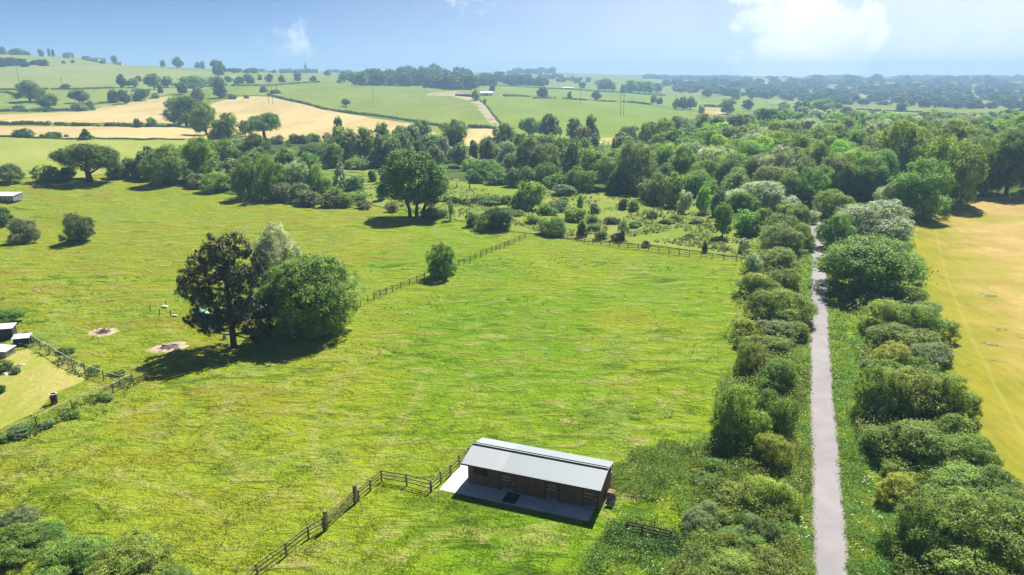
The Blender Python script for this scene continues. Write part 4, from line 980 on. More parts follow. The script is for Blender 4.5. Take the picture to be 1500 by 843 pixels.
    for r in range(4):
        for k in range(5 - r):
            b = MB(); y0 = (k - (4 - r) / 2) * .34; rr = g.uniform(.13, .18); b.tube([(-.32 + g.uniform(-.06, .06), y0, .16 + r * .27), (.32 + g.uniform(-.06, .06), y0 + .03, .16 + r * .27)], rr, 9); b.build('log', bk, lg)
    tag(lg, 'small pile of cut logs against the end of the stables', 'log pile')
    return e, Mx
STABLE, SMX = stables()

# ------------------------------------------------------------------ garden sheds, burner, clutter
M['whitesheet'] = plain('white_sheet', (0.72, 0.74, 0.76), .5, .08, 3, .4)
M['stone'] = plain('grey_stone', (0.33, 0.32, 0.29), .9, .25, 1.6, bump=.03)
M['rust'] = plain('rusty_steel', (0.13, 0.06, 0.04), .8, .35, 6)
def shed(px, py, L, D, H, rz, label, wall, roofc, slope=.12, name='garden_shed'):
    e = empty(name, ground(px, py), rz)
    b = MB(); b.box(-L/2, L/2, 0, .07, 0, H); b.build('front_wall', wall, e); b = MB(); b.box(-L/2, L/2, D - .07, D, 0, H + slope * D); b.build('back_wall', wall, e)
    for x in (-L/2, L/2 - .07):
        b = MB(); b.add([(x,.072,0),(x+.07,.072,0),(x+.07,D-.072,0),(x,D-.072,0),(x,.072,H),(x+.07,.072,H),(x+.07,D-.072,H+slope*D-.01),(x,D-.072,H+slope*D-.01)], [(3,2,1,0),(4,5,6,7),(0,1,5,4),(1,2,6,5),(2,3,7,6),(3,0,4,7)]); b.build('end_wall', wall, e)
    b = MB(); z0 = H + .004 - slope * .15; z1 = H + slope * (D + .15) + .004; b.add([(-L/2-.15,-.15,z0),(L/2+.15,-.15,z0),(L/2+.15,D+.15,z1),(-L/2-.15,D+.15,z1),(-L/2-.15,-.15,z0+.06),(L/2+.15,-.15,z0+.06),(L/2+.15,D+.15,z1+.06),(-L/2-.15,D+.15,z1+.06)], [(3,2,1,0),(4,5,6,7),(0,1,5,4),(1,2,6,5),(2,3,7,6),(3,0,4,7)]); b.build('roof', roofc, e)
    b = MB(); b.box(-.4, .4, -.03, -.003, .02, min(1.9, H - .1)); b.build('door', M['darktimber'], e)
    return tag(e, label, 'shed')
shed(4, 499, 2.7, 1.6, 1.7, .25, 'dark shed with a white sloping roof under the garden hedge', M['darktimber'], M['whitesheet'])
shed(32, 506, 1.9, 1.3, 1.0, .3, 'low hutch with a white roof at the garden fence corner', M['darktimber'], M['whitesheet'])
shed(-3, 524, 2.6, 1.6, .9, -.15, 'low white roofed cold frame at the left edge of the lawn', M['stone'], M['whitesheet'])
shed(-16, 295, 14, 4, 1.5, -.02, 'low grey stone building with a white roof at the meadow edge', M['stone'], M['whitesheet'], .1, 'stone_building')
for i, (px, py, s, l) in enumerate([(12,537,.55,'pale boulder in the rubble by the lawn'),(23,546,.5,'flat white stone at the edge of the lawn'),(8,548,.4,'small pale stone left of the flat white one'),(31,535,.4,'reddish stone above the flat white one')]):
    g = np.random.default_rng(i + 3); b = MB(); d = g.normal(size=(26, 3)); 
    import bmesh
    bm = bmesh.new(); bmesh.ops.create_icosphere(bm, subdivisions=2, radius=1)
    for v in bm.verts: v.co = Vector((v.co.x * s * 1.3, v.co.y * s, max(v.co.z, -.3) * s * .6)) * (1 + .25 * math.sin(v.co.x * 5 + i) * math.cos(v.co.y * 4 + v.co.z * 3))
    me = bpy.data.meshes.new('stone'); bm.to_mesh(me); bm.free(); me.materials.append(plain('pale_stone', (.55, .53, .48) if i != 3 else (.48, .36, .28), .9, .2, 3)); o = bpy.data.objects.new('stone', me); COL.objects.link(o); o.location = ground(px, py); tag(o, l, 'stone', 'rubble stones')
def burner():
    e = empty('garden_incinerator', ground(80, 591)); r = .36; h = 1.15; n = 20
    def ring(rr, z): return [(rr * math.cos(2*math.pi*k/n), rr * math.sin(2*math.pi*k/n), z) for k in range(n)]
    b = MB(); prof = [(r*.98,0),(r,.02),(r,.38),(r+.03,.40),(r,.42),(r,.74),(r+.03,.76),(r,.78),(r,h),(r-.03,h),(r-.03,.25)]
    vs = []; fs = []
    for p in prof: vs += ring(*p)
    for i in range(len(prof)-1): fs += [(i*n+k, i*n+(k+1)%n, (i+1)*n+(k+1)%n, (i+1)*n+k) for k in range(n)]
    fs += [tuple(reversed(range(n))), tuple((len(prof)-1)*n+k for k in range(n))]
    b.add(vs, fs); b.build('drum', M['rust'], e)
    b = MB(); vs = ring(r + .10, h + .004) + ring(r - .08, h + .004) + ring(r + .10, h + .05) + ring(r - .08, h + .05); fs = []
    for k in range(n):
        q = (k+1) % n; fs += [(2*n+k, 2*n+q, 3*n+q, 3*n+k), (k, n+k, n+q, q), (k, q, 2*n+q, 2*n+k), (n+k, 3*n+k, 3*n+q, n+q)]
    b.add(vs, fs); b.build('rim', plain('pale_rim', (.45, .38, .35), .8, .2), e); tag(e, 'rusty open topped burning drum on the lawn near the front fence', 'drum')
burner()
M['sand'] = plain('sandy_soil', (0.43, 0.33, 0.22), .95, .2, 1.2); M['ash'] = plain('ash', (0.13, 0.11, 0.11), .95, .4, 3)
def firepit(px, py, w, label, seed):
    g = random.Random(seed); c = ground(px, py); r = w * depth_of(c) / F / 2; e = empty('bonfire_patch', c)
    def heap(r, h, name, mat, jit, off=(0, 0), z0=0.0):
        n, m = 28, 6; vs = [(off[0], off[1], h + z0)]; fs = []; jr = [1 + g.uniform(-jit, jit) for _ in range(n)]
        for i in range(1, m + 1):
            for k in range(n):
                a = 2*math.pi*k/n; q = r * i / m * (1 + (jr[k] - 1) * i / m); X, Y = off[0] + q*math.cos(a), off[1] + q*math.sin(a)*.9
                vs.append((X, Y, float(terrain(c.x + X, c.y + Y)) - c.z + z0 + (h * (1 - (i/m)**2) + g.uniform(-.3, .3) * h * (1 - i / m)) - (.03 if i == m else 0)))
        fs += [(0, 1 + k, 1 + (k+1) % n) for k in range(n)]
        for i in range(m - 1): fs += [(1+i*n+k, 1+(i+1)*n+k, 1+(i+1)*n+(k+1) % n, 1+i*n+(k+1) % n) for k in range(n)]
        return mesh_obj(name, vs, fs, mat, e, None, True)
    heap(r, .14, 'bare_soil', M['sand'], .16); heap(r * .5, .22, 'ash_heap', M['ash'], .2, (r * .05, -r * .05), .10)
    b = MB()
    for k in range(7):
        a = g.uniform(0, 6.28); x, y = g.uniform(-.3, .3) * r, g.uniform(-.3, .3) * r; b.tube([(x, y, .3), (x + .7 * math.cos(a), y + .7 * math.sin(a), .32 + g.uniform(0, .2))], .05, 5)
    b.build('charred_branch', M['darktimber'], e)
    tag(e, label, 'fire patch', 'bonfire patches')
firepit(152, 487, 42, 'smaller bare bonfire patch with a dark branch in the meadow', 1); firepit(247, 509, 56, 'larger sandy bonfire patch with grey ash left of the pine', 2)
# clutter behind the pine
def tank(px, py):
    e = empty('water_tank', ground(px, py)); m = plain('teal_plastic', (0.03, 0.26, 0.21), .5, .12, 2, .4); n = 18
    b = MB(); b.tube([(0,0,0),(0,0,.1),(0,0,1.35),(0,0,1.5),(0,0,1.6)], [.7, .78, .78, .6, .3], n); b.build('body', m, e)
    b = MB(); b.tube([(0,0,1.603),(0,0,1.72)], [.22, .22], 12); b.build('lid', M['whitesheet'], e)
    for z in (.5, .95): b = MB(); b.tube([(0,0,z),(0,0,z+.05)], [.80, .80], n); b.build('rib', m, e)
    tag(e, 'teal plastic water tank half hidden behind the pine', 'water tank')
tank(294, 468)
def bag(px, py, s, label, col, name='feed_bag'):
    bm = bmesh.new(); bmesh.ops.create_icosphere(bm, subdivisions=3, radius=1)
    for v in bm.verts: v.co = Vector((math.copysign(abs(v.co.x)**.6, v.co.x)*s, math.copysign(abs(v.co.y)**.6, v.co.y)*s*.6, (v.co.z*.5+.5)*s*.75*(1+.12*math.sin(v.co.x*7+v.co.y*5))))
    me = bpy.data.meshes.new(name); bm.to_mesh(me); bm.free(); me.materials.append(plain(name, col, .6, .12, 4)); me.polygons.foreach_set('use_smooth', np.ones(len(me.polygons), bool))
    o = bpy.data.objects.new(name, me); COL.objects.link(o); o.location = ground(px, py); tag(o, label, 'bag', 'bags by the pine')
bag(305, 462, .7, 'white feed bag right of the teal tank', (.7, .72, .76)); bag(241, 451, .5, 'white bag on the sandy patch left of the pine', (.75, .74, .7)); bag(300, 451, .6, 'pale blue bag behind the teal tank', (.5, .62, .72)); bag(256, 464, .4, 'pale bag beside the post nearest the pine', (.6, .57, .5))
def trough():
    e = empty('animal_trailer', ground(388, 461), .15); L, W, H = 2.4, 1.5, 1.0
    b = MB(); b.box(-L/2, L/2, -W/2, W/2, .45, .45 + H); b.build('body', M['whitesheet'], e)
    b = MB(); b.add([(-L/2-.05,-W/2-.05,1.454),(L/2+.05,-W/2-.05,1.454),(L/2+.05,W/2+.05,1.454),(-L/2-.05,W/2+.05,1.454),(-L/2+.1,0,1.72),(L/2-.1,0,1.72)], [(3,2,1,0),(0,1,5,4),(1,2,5),(2,3,4,5),(3,0,4)]); b.build('roof', M['whitesheet'], e)
    for y in (-W/2 - .09, W/2 + .09): b = MB(); b.tube([(0, y - .07, .32), (0, y + .07, .32)], .32, 14); b.build('wheel', plain('tyre', (.02,.02,.02)), e)
    b = MB(); b.bar((L/2, 0, .5), (L/2 + 1.0, 0, .45), .08, .08); b.build('drawbar', M['rust'], e)
    tag(e, 'small white trailer between the pine and the round tree', 'trailer')
trough()
def bucket():
    e = empty('bucket', ground(329, 497) + Vector((0, 0, 0)), 0); m = plain('blue_plastic', (.22, .33, .55), .5, .1)
    b = MB(); n = 16; pr = [(.22,0),(.30,.55),(.33,.56),(.33,.60),(.27,.60),(.20,.04)]; vs = []; fs = []
    for r, z in pr: vs += [(r*math.cos(2*math.pi*k/n), r*math.sin(2*math.pi*k/n), z) for k in range(n)]
    for i in range(len(pr)-1): fs += [(i*n+k, i*n+(k+1)%n, (i+1)*n+(k+1)%n, (i+1)*n+k) for k in range(n)]
    fs += [tuple(reversed(range(n))), tuple((len(pr)-1)*n+k for k in range(n))]; b.add(vs, fs); b.build('tub', m, e)
    b = MB(); b.tube([(-.31,0,.56),(-.2,0,.78),(0,0,.86),(.2,0,.78),(.31,0,.56)], .015, 5); b.build('handle', M['wire'], e); tag(e, 'pale blue bucket beside the pine trunk', 'bucket')
bucket()
b = MB(); b.bar((0,0,.08),(1.7,.5,.5), .22, .04); b.bar((.1,-.25,.06),(.1,.9,.06), .12, .06); o = b.build('timber_pallet', M['palerail']); o.location = ground(455, 495); tag(o, 'broken pale boards in the shade under the round tree', 'boards')
# mown tussocks left on the golden field
for k, (px, py, w) in enumerate([(1435,459,13),(1455,465,10),(1470,484,20),(1462,506,28),(1458,529,24),(1422,535,11),(1403,518,13),(1498,496,10),(1497,523,10),(1440,433,40)]):
    c = ground(px, py); r = w * depth_of(c) / F / 2
    v, t = leaf_cloud(300 + k, [(0, 0, 0, .5, .5, .5)], 60, 12, .14, .06, upb=.6)
    me = leaf_mesh('grass_tussock', v * np.array([r * 2, r * 1.2, .14]), t, M['leaf']); o = bpy.data.objects.new('grass_tussock', me); COL.objects.link(o); o.location = c; o.rotation_euler = (0, 0, -.5); o.color = (.36, .38, .06, 1)
    tag(o, ['small green tussock','narrow green tussock','flat green tussock','broad green tussock','second broad green tussock below the broadest','small dark tussock','bushy tussock near the wheel line','green tussock at the right edge, upper','green tussock at the right edge, lower','long faint green tussock strip'][k] + ' on the golden field' + ([' farthest off',' right of the farthest','',' in the middle','',' nearest the viewer','','','',''][k]), 'tussock', 'green tussocks on the golden field')

# ------------------------------------------------------------------ poles, barns, houses
M['galvpole'] = plain('grey_pole', (.16, .15, .13), .8, .1)
def pole(px, py, hpx, label, two=0.0):
    p = ground(px, py); h = hpx * depth_of(p) / F; e = empty('utility_pole', p)
    for x in ((-two/2, two/2) if two else (0,)):
        b = MB(); b.tube([(x,0,-.3),(x,0,h)], [.26,.18], 7); b.build('pole', M['galvpole'], e)
    b = MB(); b.box(-two/2-1.2, two/2+1.2, -.1, .1, h-.7, h-.45); b.build('crossarm', M['galvpole'], e)
    b = MB()
    for x in (-two/2-1, 0, two/2+1): b.tube([(x,0,h-.45),(x,0,h-.1)], .12, 5)
    b.build('insulator', M['galvpole'], e); tag(e, label, 'pole', 'power poles in the fields')
pole(547,149,28,'tall single pole on the green hill'); pole(850,155,24,'single pole on the sloping pasture'); pole(911,172,32,'twin legged pole on the sloping pasture',3.2); pole(397,153,26,'twin legged pole at the wheat field edge',4.0); pole(405,138,12,'short pole behind the curving hedge'); pole(28,121,22,'thin pole on the hillside above the left trees'); pole(91,124,10,'short thin pole on the hillside'); pole(306,150,12,'short pole beside the dark tree near the wheat')
def barn(px, py, wpx, dpx, hm, rh, rz, label, wall, roofc, name='barn', opening=True):
    p = ground(px, py); k = 0
    while py < 100 and math.hypot(p.x, p.y) > 1850 and k < 30: k += 1; p = ground(px, py + k)
    s = depth_of(p) / F; L, D = wpx * s, dpx * s; e = empty(name, p, rz)
    b = MB(); vs = []
    for x in (-L/2, L/2): vs += [(x,0,-.5),(x,D,-.5),(x,D,hm),(x,D/2,hm+rh),(x,0,hm)]
    b.add(vs, [(4,3,2,1,0),(5,6,7,8,9),(0,1,6,5),(1,2,7,6),(4,0,5,9)]); b.build('wall', wall, e)
    b = MB(); o_ = .4
    for (y0,z0,y1,z1) in ((-o_,hm-o_*rh/(D/2)+.03,D/2,hm+rh+.03),(D+o_,hm-o_*rh/(D/2)+.03,D/2,hm+rh+.03)):
        b.add([(-L/2-o_,y0,z0),(L/2+o_,y0,z0),(L/2+o_,y1,z1),(-L/2-o_,y1,z1),(-L/2-o_,y0,z0+.15),(L/2+o_,y0,z0+.15),(L/2+o_,y1,z1+.15),(-L/2-o_,y1,z1+.15)], [(3,2,1,0),(4,5,6,7),(0,1,5,4),(1,2,6,5),(2,3,7,6),(3,0,4,7)])
    b.build('roof', roofc, e)
    if opening: b = MB(); b.box(-L*.2, L*.1, -.06, -.005, 0, hm*.75); b.build('door', M['darktimber'], e)
    return tag(e, label, 'barn' if name == 'barn' else 'house')
M['cream'] = plain('cream_render', (.62,.58,.50), .85, .1, .3); M['slate'] = plain('slate_roof', (.12,.12,.135), .7, .15, .4); M['redroof'] = plain('clay_tile_roof', (.27,.14,.09), .8, .2, .4); M['brick'] = plain('brick_wall', (.30,.19,.14), .9, .15, .4)
barn(713, 141, 18, 12, 4.2, 2.0, .2, 'white farm barn beside the dirt track', M['whitesheet'], M['whitesheet'])
barn(679, 142, 25, 8, 3.0, 1.0, -.1, 'long low dark shed at the edge of the hill wood', M['darktimber'], M['slate'])
barn(97, 85, 14, 8, 6.0, 4.0, -.35, 'pale gabled house alone on the hill crest', M['cream'], M['slate'], 'house', False)
barn(136, 91, 16, 8, 5.0, 3.0, .1, 'long grey house below the hill crest', M['cream'], M['slate'], 'house', False)
barn(149, 92, 10, 7, 5.0, 3.5, .4, 'grey roofed house right of the long one', M['brick'], M['slate'], 'house', False)
barn(124, 88, 9, 6, 4.5, 3.0, -.2, 'small house left of the long grey one', M['cream'], M['slate'], 'house', False)
barn(172, 95, 12, 6, 3.2, 1.5, .1, 'low white building on the slope below the houses', M['whitesheet'], M['slate'], 'house', False)
barn(832, 131, 16, 6, 3.0, 1.0, .1, 'pale farm shed behind the upper pasture', M['whitesheet'], M['whitesheet'])
# the far town: a scatter of small houses sharing a few meshes
def house_mesh(L, D, hm, rh, wall, roofc):
    b = MB(); vs = []
    for x in (-L/2, L/2): vs += [(x,-D/2,-1),(x,D/2,-1),(x,D/2,hm),(x,0,hm+rh),(x,-D/2,hm)]
    b.add(vs, [(4,3,2,1,0),(5,6,7,8,9),(0,1,6,5),(1,2,7,6),(4,0,5,9)])
    for s in (-1, 1): b.add([(-L/2-.4,s*(D/2+.4),hm-.4),(L/2+.4,s*(D/2+.4),hm-.4),(L/2+.4,0,hm+rh+.1),(-L/2-.4,0,hm+rh+.1)], [(0,1,2,3) if s < 0 else (3,2,1,0)], 1)
    b.box(L*.25, L*.25+.9, -.4, .5, hm+rh-.4, hm+rh+1.2, 0)
    o = b.build('house', [wall, roofc]); me = o.data; bpy.data.objects.remove(o); return me
HM = [house_mesh(14,8,5.5,3.5,M['cream'],M['redroof']), house_mesh(20,9,5.5,3.5,M['brick'],M['slate']), house_mesh(34,12,6,3,M['whitesheet'],M['whitesheet']), house_mesh(16,8,5.5,4,M['brick'],M['redroof'])]
g = random.Random(9)
for k in range(56):
    px = g.uniform(336, 545) if k < 46 else g.uniform(1000, 1480); py = g.uniform(104.5, 107.5) if k < 46 else g.uniform(118, 130)
    while math.hypot(*ground(px, py)[:2]) < 2300 and py > 100: py -= .3
    o = bpy.data.objects.new('house', HM[2 if k % 9 == 0 else g.choice([0,1,3])]); COL.objects.link(o); o.location = ground(px, py); o.rotation_euler = (0, 0, g.uniform(-.6, .6))
    tag(o, 'small hazy house among the roofs of the far town' if k < 46 else 'tiny house among the trees of the far hillside', 'house', 'houses of the far town' if k < 46 else 'houses on the far wooded hillside')
e = empty('church', ground(448, 106)); MB().box(-4,4,-4,4,-1,16).build('tower', M['stone'], e); MB().tube([(0,0,16.01),(0,0,34)],[5,.1],4).build('spire', M['slate'], e); MB().box(4.01,20,-4,4,-1,8).build('nave', M['stone'], e); tag(e, 'church with a spire rising above the far town', 'church')

# ------------------------------------------------------------------ long meadow grass: blades leaning with the wind, finer close to the stables
def plants_clear(x, y):
    return (seg_dist(PATH_C, x, y) > 1.5)
def local_stable(x, y):
    Mi = SMX.inverted(); a = np.array(Mi)
    return a[0, 0] * x + a[0, 1] * y + a[0, 3], a[1, 0] * x + a[1, 1] * y + a[1, 3]
LAWN_W = [tuple(ground(*p)[:2]) for p in [(-70,520),(0,520),(45,512),(70,516),(105,530),(136,548),(118,562),(80,576),(50,606),(0,628),(-90,650)]]
GOLD_W = [tuple(ground(*p)[:2]) for p in [(1330,305),(1345,294),(1390,288),(1500,286),(1800,292),(2300,600),(2300,900),(1640,900),(1500,745),(1442,655),(1404,560),(1372,470),(1350,400)]]
FIRE_W = [(ground(152,487), 1.9), (ground(247,509), 2.5)]
def scatter_px(n, x0, x1, y0, y1, seed, power=1.0):
    g = np.random.default_rng(seed); px = g.uniform(x0, x1, n); py = y0 + (y1 - y0) * g.random(n) ** power
    dx, dy, dz = ray(px, py); t = (CAMZ - 0.0) / -dz; x, y = dx * t, dy * t
    z = terrain(x, y); t = (CAMZ - z) / -dz; x, y = dx * t, dy * t
    return x, y, terrain(x, y), g
def grass():
    x, y, z, g = scatter_px(430000, -60, 1560, 296, 900, 5, 0.92)
    D = np.hypot(x, y)
    u, v = local_stable(x, y)
    ok = plants_clear(x, y) & ~((u > -2.1) & (u < 12.7) & (v > -2.05) & (v < 3.85)) & ~inside(LAWN_W, x, y) & ~inside(GOLD_W, x, y) & (D < 260)
    for c, r in FIRE_W: ok &= np.hypot(x - c.x, y - c.y) > r
    # clumped: the grass stands in tussocks with thinner lanes between them
    cl = np.sin(x * 1.1 + 2 * np.sin(y * .31)) * np.sin(y * .9 + 2 * np.sin(x * .37)) + .6 * np.sin(x * 2.7 + y * 1.3) * np.sin(y * 2.3 - x * .8)
    ok &= g.random(len(x)) < np.clip(0.46 + 0.40 * cl, 0.08, 1) * np.clip(1.5 - D / 190, .35, 1)
    x, y, z, D, cl = x[ok], y[ok], z[ok], D[ok], cl[ok]; n = len(x)
    h = g.uniform(0.14, 0.42, n) * (1 + .35 * cl) * np.clip(D / 110, .9, 1.15); w = g.uniform(.028, .06, n) * np.clip(D / 70, .9, 2.2)
    wind = 0.9 + 1.3 * np.sin(x * .05 + .5) + .8 * np.sin(y * .07); a = wind + g.normal(0, .8, n)
    lean = np.clip(g.normal(1.28, .22, n), .4, 1.55)
    dx, dy = np.cos(a) * np.sin(lean), np.sin(a) * np.sin(lean); dz = np.cos(lean)
    sx, sy = -np.sin(a), np.cos(a)
    P = np.stack([x, y, z - .02], 1); T = P + np.stack([dx, dy, dz], 1) * h[:, None]; S = np.stack([sx, sy, sx * 0], 1) * w[:, None]
    v_ = np.stack([P - S, P + S, T], 1).reshape(-1, 3)
    o = mesh_obj('meadow_grass', v_, np.arange(n * 3).reshape(n, 3), M['blades']); tag(o, 'long bright meadow grass covering the paddock and meadow', 'grass', None, 'stuff')
    return n
print('BLADES', grass())

def herbs(name, label, n, test, hgt, size, cols, seed, box, leaf=True):
    """leafy ground plants along the path verges and under the hedges"""
    x, y, z, g = scatter_px(n, *box, seed); ok = test(x, y) & (seg_dist(PATH_C, x, y) > 1.32 - .18 * np.sin(y * 2.1) * np.sin(y * .63))
    u, v = local_stable(x, y); ok &= ~((u > -2.1) & (u < 12.7) & (v > -2.05) & (v < 3.85))
    x, y, z = x[ok], y[ok], z[ok]; D = np.hypot(x, y); m = len(x)
    per = 5
    cl = .7 + .5 * np.sin(x * .9 + np.sin(y * .7) * 2) * np.sin(y * .8 + 1)
    base = np.stack([x, y, z + .17 * (seg_dist(PATH_C, x, y) < 3)], 1)
    off = g.normal(size=(m, per, 3)) * .16; off[..., 2] = g.uniform(.05, 1, (m, per)) * hgt * cl[:, None]
    pos = (base[:, None] + off).reshape(-1, 3); nr = g.normal(size=pos.shape) * .55 + [0, 0, .75]; nr /= np.linalg.norm(nr, axis=1)[:, None]
    a = np.cross(nr, g.normal(size=nr.shape)); a /= np.linalg.norm(a, axis=1)[:, None]; b = np.cross(nr, a); s = size * g.uniform(.6, 1.4, (len(pos), 1)) * np.repeat(np.clip(D / 80, .8, 2), per)[:, None]
    v_ = np.stack([pos + a * s, pos + b * s * .5, pos - a * s, pos - b * s * .5], 1).reshape(-1, 3)
    me = leaf_mesh(name, v_, np.repeat(np.repeat(g.uniform(.6, 1.4, m), per), 4), M['leaf']); o = bpy.data.objects.new(name, me); COL.objects.link(o); o.color = (*cols, 1)
    tag(o, label, 'ground plants', None, 'stuff')
PD = lambda x, y: seg_dist(PATH_C, x, y)
side = lambda x, y: (x - np.interp(y, [p[1] for p in PATH_C], [p[0] for p in PATH_C]))
herbs('verge_plants', 'lush green nettles and cow parsley leaves on the path verges', 42000, lambda x, y: (PD(x, y) < 6.5) & (np.sin(x * 1.3 + 1) * np.sin(y * .8) > -.35), .5, .085, (.15, .31, .045), 21, (1060, 1330, 330, 860))
herbs('verge_grass', 'yellow green grass along both edges of the path', 26000, lambda x, y: PD(x, y) < 3.6, .35, .08, (.29, .37, .032), 22, (1140, 1280, 330, 860))
herbs('nettle_bed', 'dark green nettle bed between the stables and the hedge', 14000, lambda x, y: (side(x, y) < -6) & (side(x, y) > -15.5 - 3.5 * np.sin(y * .42 + 1.5 * np.sin(x * .5))) & (np.sin(x * .5 + np.sin(y * .4)) * np.sin(y * .45 + 1) > -.25), 1.0, .095, (.15, .285, .035), 23, (830, 1090, 610, 880))
GF = [tuple(ground(*p)[:2]) for p in [(46,503),(125,548),(194,561),(106,602),(0,655),(-40,670)]]
NB = [tuple(ground(*p)[:2]) for p in [(925,712),(960,676),(1000,668)]]
herbs('rank_grass', 'dark tall grass clumps on the rise behind the stables', 5200, lambda x, y: seg_dist(NB, x, y) < 2.6 + .9 * np.sin(x * 1.1) * np.sin(y * .9), .85, .09, (.125, .245, .032), 33, (890, 1040, 640, 740))
RB = [tuple(ground(*p)[:2]) for p in [(915,786),(950,793),(990,800)]]
herbs('rank_grass', 'dark nettles swallowing the short rail fence', 4200, lambda x, y: seg_dist(RB, x, y) < 1.5, .8, .10, (.075, .16, .03), 34, (880, 1020, 760, 840))
herbs('fence_weeds', 'dark rank weeds along the garden fences', 6000, lambda x, y: (seg_dist(GF, x, y) < 1.3) & (np.sin(x * .9) * np.sin(y * 1.1 + x * .3) > -.3), .55, .12, (.09, .155, .03), 24, (-40, 230, 480, 690))
SCRUB_W = [tuple(ground(*p)[:2]) for p in [(520,282),(600,262),(690,276),(760,285),(830,282),(960,296),(1040,300),(1086,340),(1090,374),(1000,362),(880,351),(790,341),(745,336),(690,326),(600,312),(540,303)]]
herbs('rank_tussocks', 'dark rank grass tussocks dotted through the meadow and paddock', 18000, lambda x, y: (np.hypot(x, y) < 150) & (side(x, y) < -9) & ~inside(LAWN_W, x, y) & (np.sin(x * .21 + 2 * np.sin(y * .13)) * np.sin(y * .17 + 2 * np.sin(x * .11)) + .7 * np.sin(x * 1.3 + y) * np.sin(y * 1.1 - x * .6) > .62), .34, .085, (.11, .19, .02), 28, (-40, 1090, 300, 880))
herbs('scrub_growth', 'mixed low scrub and tall weeds behind the paddock fence', 15000, lambda x, y: inside(SCRUB_W, x, y) & (np.sin(x * .23 + 2 * np.sin(y * .17)) * np.sin(y * .19 + 2 * np.sin(x * .13)) > -.25), .8, .17, (.20, .25, .065), 25, (470, 1095, 250, 384))
HW = [tuple(ground(*p)[:2]) for p in [(1160,330),(1130,380),(1120,470),(1125,560),(1110,660),(1100,760),(1080,860),(1060,960)]]
HE = [tuple(ground(*p)[:2]) for p in [(1235,340),(1280,430),(1320,500),(1335,600),(1350,690),(1400,760),(1430,850),(1460,960)]]
herbs('hedge_undergrowth', 'brambles and suckers filling the hedge between paddock and path', 24000, lambda x, y: seg_dist(HW, x, y) < 4.4 + 1.3 * np.sin(y * .33), 2.1, .12, (.190, .280, .045), 26, (990, 1200, 325, 930))
herbs('hedge_undergrowth', 'brambles and suckers filling the hedge between path and golden field', 32000, lambda x, y: seg_dist(HE, x, y) < 4.6 + 1.3 * np.sin(y * .29), 2.2, .12, (.195, .280, .048), 27, (1200, 1530, 335, 930))
# white flower heads: cow parsley by the path, a few in the paddock margin
def flowers(n, test, box, seed, name, label, sz):
    x, y, z, g = scatter_px(n, *box, seed); ok = test(x, y) & plants_clear(x, y); x, y, z = x[ok], y[ok], z[ok]; m = len(x)
    per = 4; pos = (np.stack([x, y, z + .45], 1)[:, None] + g.normal(size=(m, per, 3)) * [.16, .16, .10]).reshape(-1, 3)
    nr = g.normal(size=pos.shape) * .3 + [0, 0, 1]; nr /= np.linalg.norm(nr, axis=1)[:, None]; a = np.cross(nr, g.normal(size=nr.shape)); a /= np.linalg.norm(a, axis=1)[:, None]; b = np.cross(nr, a); s = sz * g.uniform(.5, 1.3, (len(pos), 1))
    v_ = np.stack([pos + a * s, pos + b * s, pos - a * s, pos - b * s], 1).reshape(-1, 3)
    o = mesh_obj(name, v_, np.arange(len(v_)).reshape(-1, 4), M['petal']); tag(o, label, 'flowers', None, 'stuff')
M['petal'] = plain('white_petals', (.52, .54, .36), .8, .1, 3)
flowers(480, lambda x, y: (PD(x, y) < 5.5) & (np.sin(x * .9) * np.sin(y * .5) > .1), (1060, 1330, 380, 860), 31, 'cow_parsley', 'white flower heads of cow parsley along the path', .075)
flowers(170, lambda x, y: (side(x, y) < -9) & (side(x, y) > -30), (880, 1100, 440, 860), 32, 'paddock_flowers', 'small white flowers scattered at the paddock edge', .06)

# ------------------------------------------------------------------ sun, sky, clouds, air
SUN_AZ, SUN_EL = R(26), R(53)
sd = Vector((math.sin(SUN_AZ) * math.cos(SUN_EL), math.cos(SUN_AZ) * math.cos(SUN_EL), math.sin(SUN_EL)))
sl = bpy.data.lights.new('sun', 'SUN'); sl.energy = 4.8; sl.angle = R(0.53); sl.color = (1, .95, .87)
so = bpy.data.objects.new('sun', sl); COL.objects.link(so); so.rotation_euler = (-sd).to_track_quat('-Z', 'Y').to_euler(); so.location = sd * 500
w = bpy.data.worlds.new('World'); SC.world = w; w.use_nodes = True
nt = w.node_tree; N = NT(nt); bg = nt.nodes['Background']; out = nt.nodes['World Output']
sky = N.n('ShaderNodeTexSky', sky_type='NISHITA'); sky.sun_disc = False; sky.sun_elevation = SUN_EL; sky.sun_rotation = SUN_AZ
sky.altitude = 100; sky.air_density = 0.42; sky.dust_density = 0.12; sky.ozone_density = 6.0
N.link(sky.outputs[0], bg.inputs['Color']); bg.inputs['Strength'].default_value = 0.05
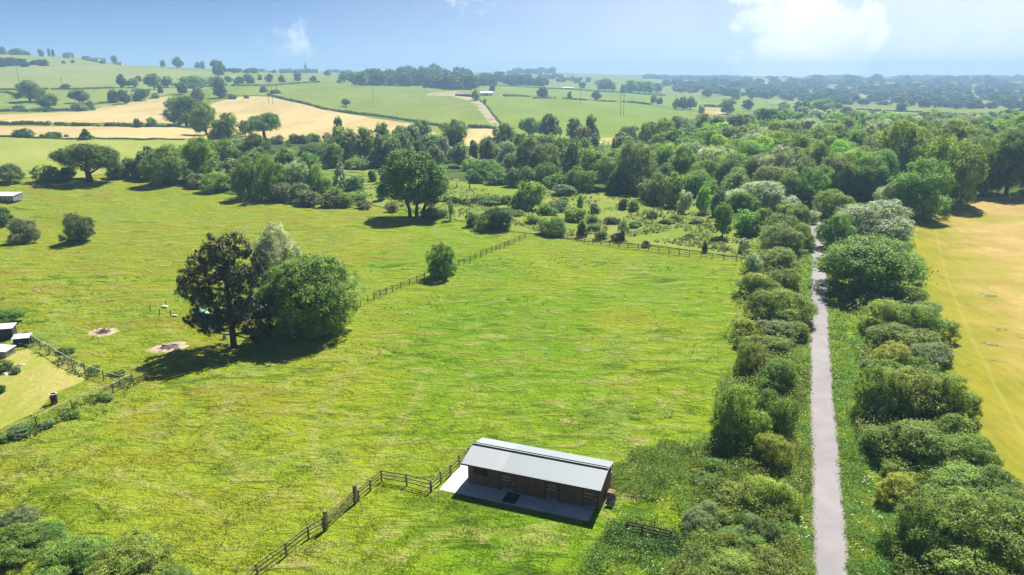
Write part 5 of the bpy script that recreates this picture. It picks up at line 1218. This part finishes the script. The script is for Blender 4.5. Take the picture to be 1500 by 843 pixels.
# fair-weather clouds at fixed bearings in the sky: soft blobs broken up by noise
dirv = N.n('ShaderNodeTexCoord').outputs['Generated']
def bearing(px, py):
    x, y, z = ray(px, py); v = Vector((float(x), float(y), float(z))).normalized(); return v
nz = N.noise(9.0, 8, 0.62, dirv, 0.35); nz2 = N.noise(3.2, 3, 0.5, dirv)
tot = None
for (px, py, rx, ry, k) in [(1185,62,.125,.085,1.0),(1200,95,.10,.05,1.0),(1225,50,.095,.06,1.0),(1150,95,.085,.05,.9),(1140,35,.10,.05,.85),(1265,60,.05,.04,.75),(690,8,.046,.032,.6),(668,-15,.05,.03,.6),(707,30,.020,.018,.42),(428,50,.062,.036,.40),(462,25,.045,.018,.33),(1030,14,.026,.024,.35),(1120,-20,.10,.05,.8)]:
    b0 = bearing(px, py)
    sub = N.n('ShaderNodeVectorMath', operation='SUBTRACT'); N.link(dirv, sub.inputs[0]); sub.inputs[1].default_value = b0
    sc = N.n('ShaderNodeVectorMath', operation='MULTIPLY'); N.link(sub.outputs[0], sc.inputs[0]); sc.inputs[1].default_value = (1 / rx, 1 / rx, 1 / ry)
    ln = N.n('ShaderNodeVectorMath', operation='LENGTH'); N.link(sc.outputs[0], ln.inputs[0])
    f = N.ramp(ln.outputs['Value'], 1.3, 0.15, 0.0, k)
    tot = f if tot is None else N.math('MAXIMUM', tot, f)
cm = N.ramp(N.math('ADD', tot, N.math('MULTIPLY', N.math('SUBTRACT', nz, .5), 2.3)), 0.14, 0.66)
cm = N.math('MULTIPLY', cm, N.ramp(tot, 0.02, 0.25))
# a soft white veil added to lighten the sky on the sunward side
vl = N.n('ShaderNodeVectorMath', operation='SUBTRACT'); N.link(dirv, vl.inputs[0]); vl.inputs[1].default_value = bearing(1440, 95)
vs_ = N.n('ShaderNodeVectorMath', operation='LENGTH'); N.link(vl.outputs[0], vs_.inputs[0])
veil = N.math('MULTIPLY', N.ramp(vs_.outputs['Value'], .95, .0), N.ramp(nz2, .2, .8, .52, .74))
cm = N.math('MAXIMUM', cm, veil)
cb = N.n('ShaderNodeBackground'); N.link(N.mix(N.ramp(nz, .35, .6), (.86, .91, .97), (1, 1, 1)), cb.inputs['Color']); cb.inputs['Strength'].default_value = CLOUD
mx = N.n('ShaderNodeMixShader'); N.link(cm, mx.inputs[0]); N.link(bg.outputs[0], mx.inputs[1]); N.link(cb.outputs[0], mx.inputs[2]); N.link(mx.outputs[0], out.inputs['Surface'])

# the air of a warm day: one box of thin even haze over the whole valley
hz = MB().box(-5000, 5000, -330, 5230, -8, 122)
M['haze'] = bpy.data.materials.new('haze'); M['haze'].use_nodes = True; nt = M['haze'].node_tree
nt.nodes.remove(nt.nodes['Principled BSDF']); pv = nt.nodes.new('ShaderNodeVolumePrincipled'); pv.inputs['Color'].default_value = (.44, .72, 1.0, 1); pv.inputs['Density'].default_value = HAZE; pv.inputs['Anisotropy'].default_value = 0.1
nt.links.new(pv.outputs[0], nt.nodes['Material Output'].inputs['Volume'])
ho = hz.build('haze', M['haze']); tag(ho, 'thin pale summer haze filling the valley', 'haze', None, 'stuff')

SC.view_settings.view_transform = 'Standard'; SC.view_settings.look = 'None'; SC.view_settings.exposure = EXPO; SC.view_settings.gamma = 1
SC.render.engine = 'CYCLES'
cy = SC.cycles
cy.max_bounces = 10; cy.diffuse_bounces = 6; cy.glossy_bounces = 1; cy.transmission_bounces = 6; cy.transparent_max_bounces = 6; cy.volume_bounces = 0
cy.use_denoising = True; cy.sample_clamp_indirect = 6; cy.use_adaptive_sampling = True; cy.adaptive_threshold = 0.02; cy.caustics_reflective = False; cy.caustics_refractive = False
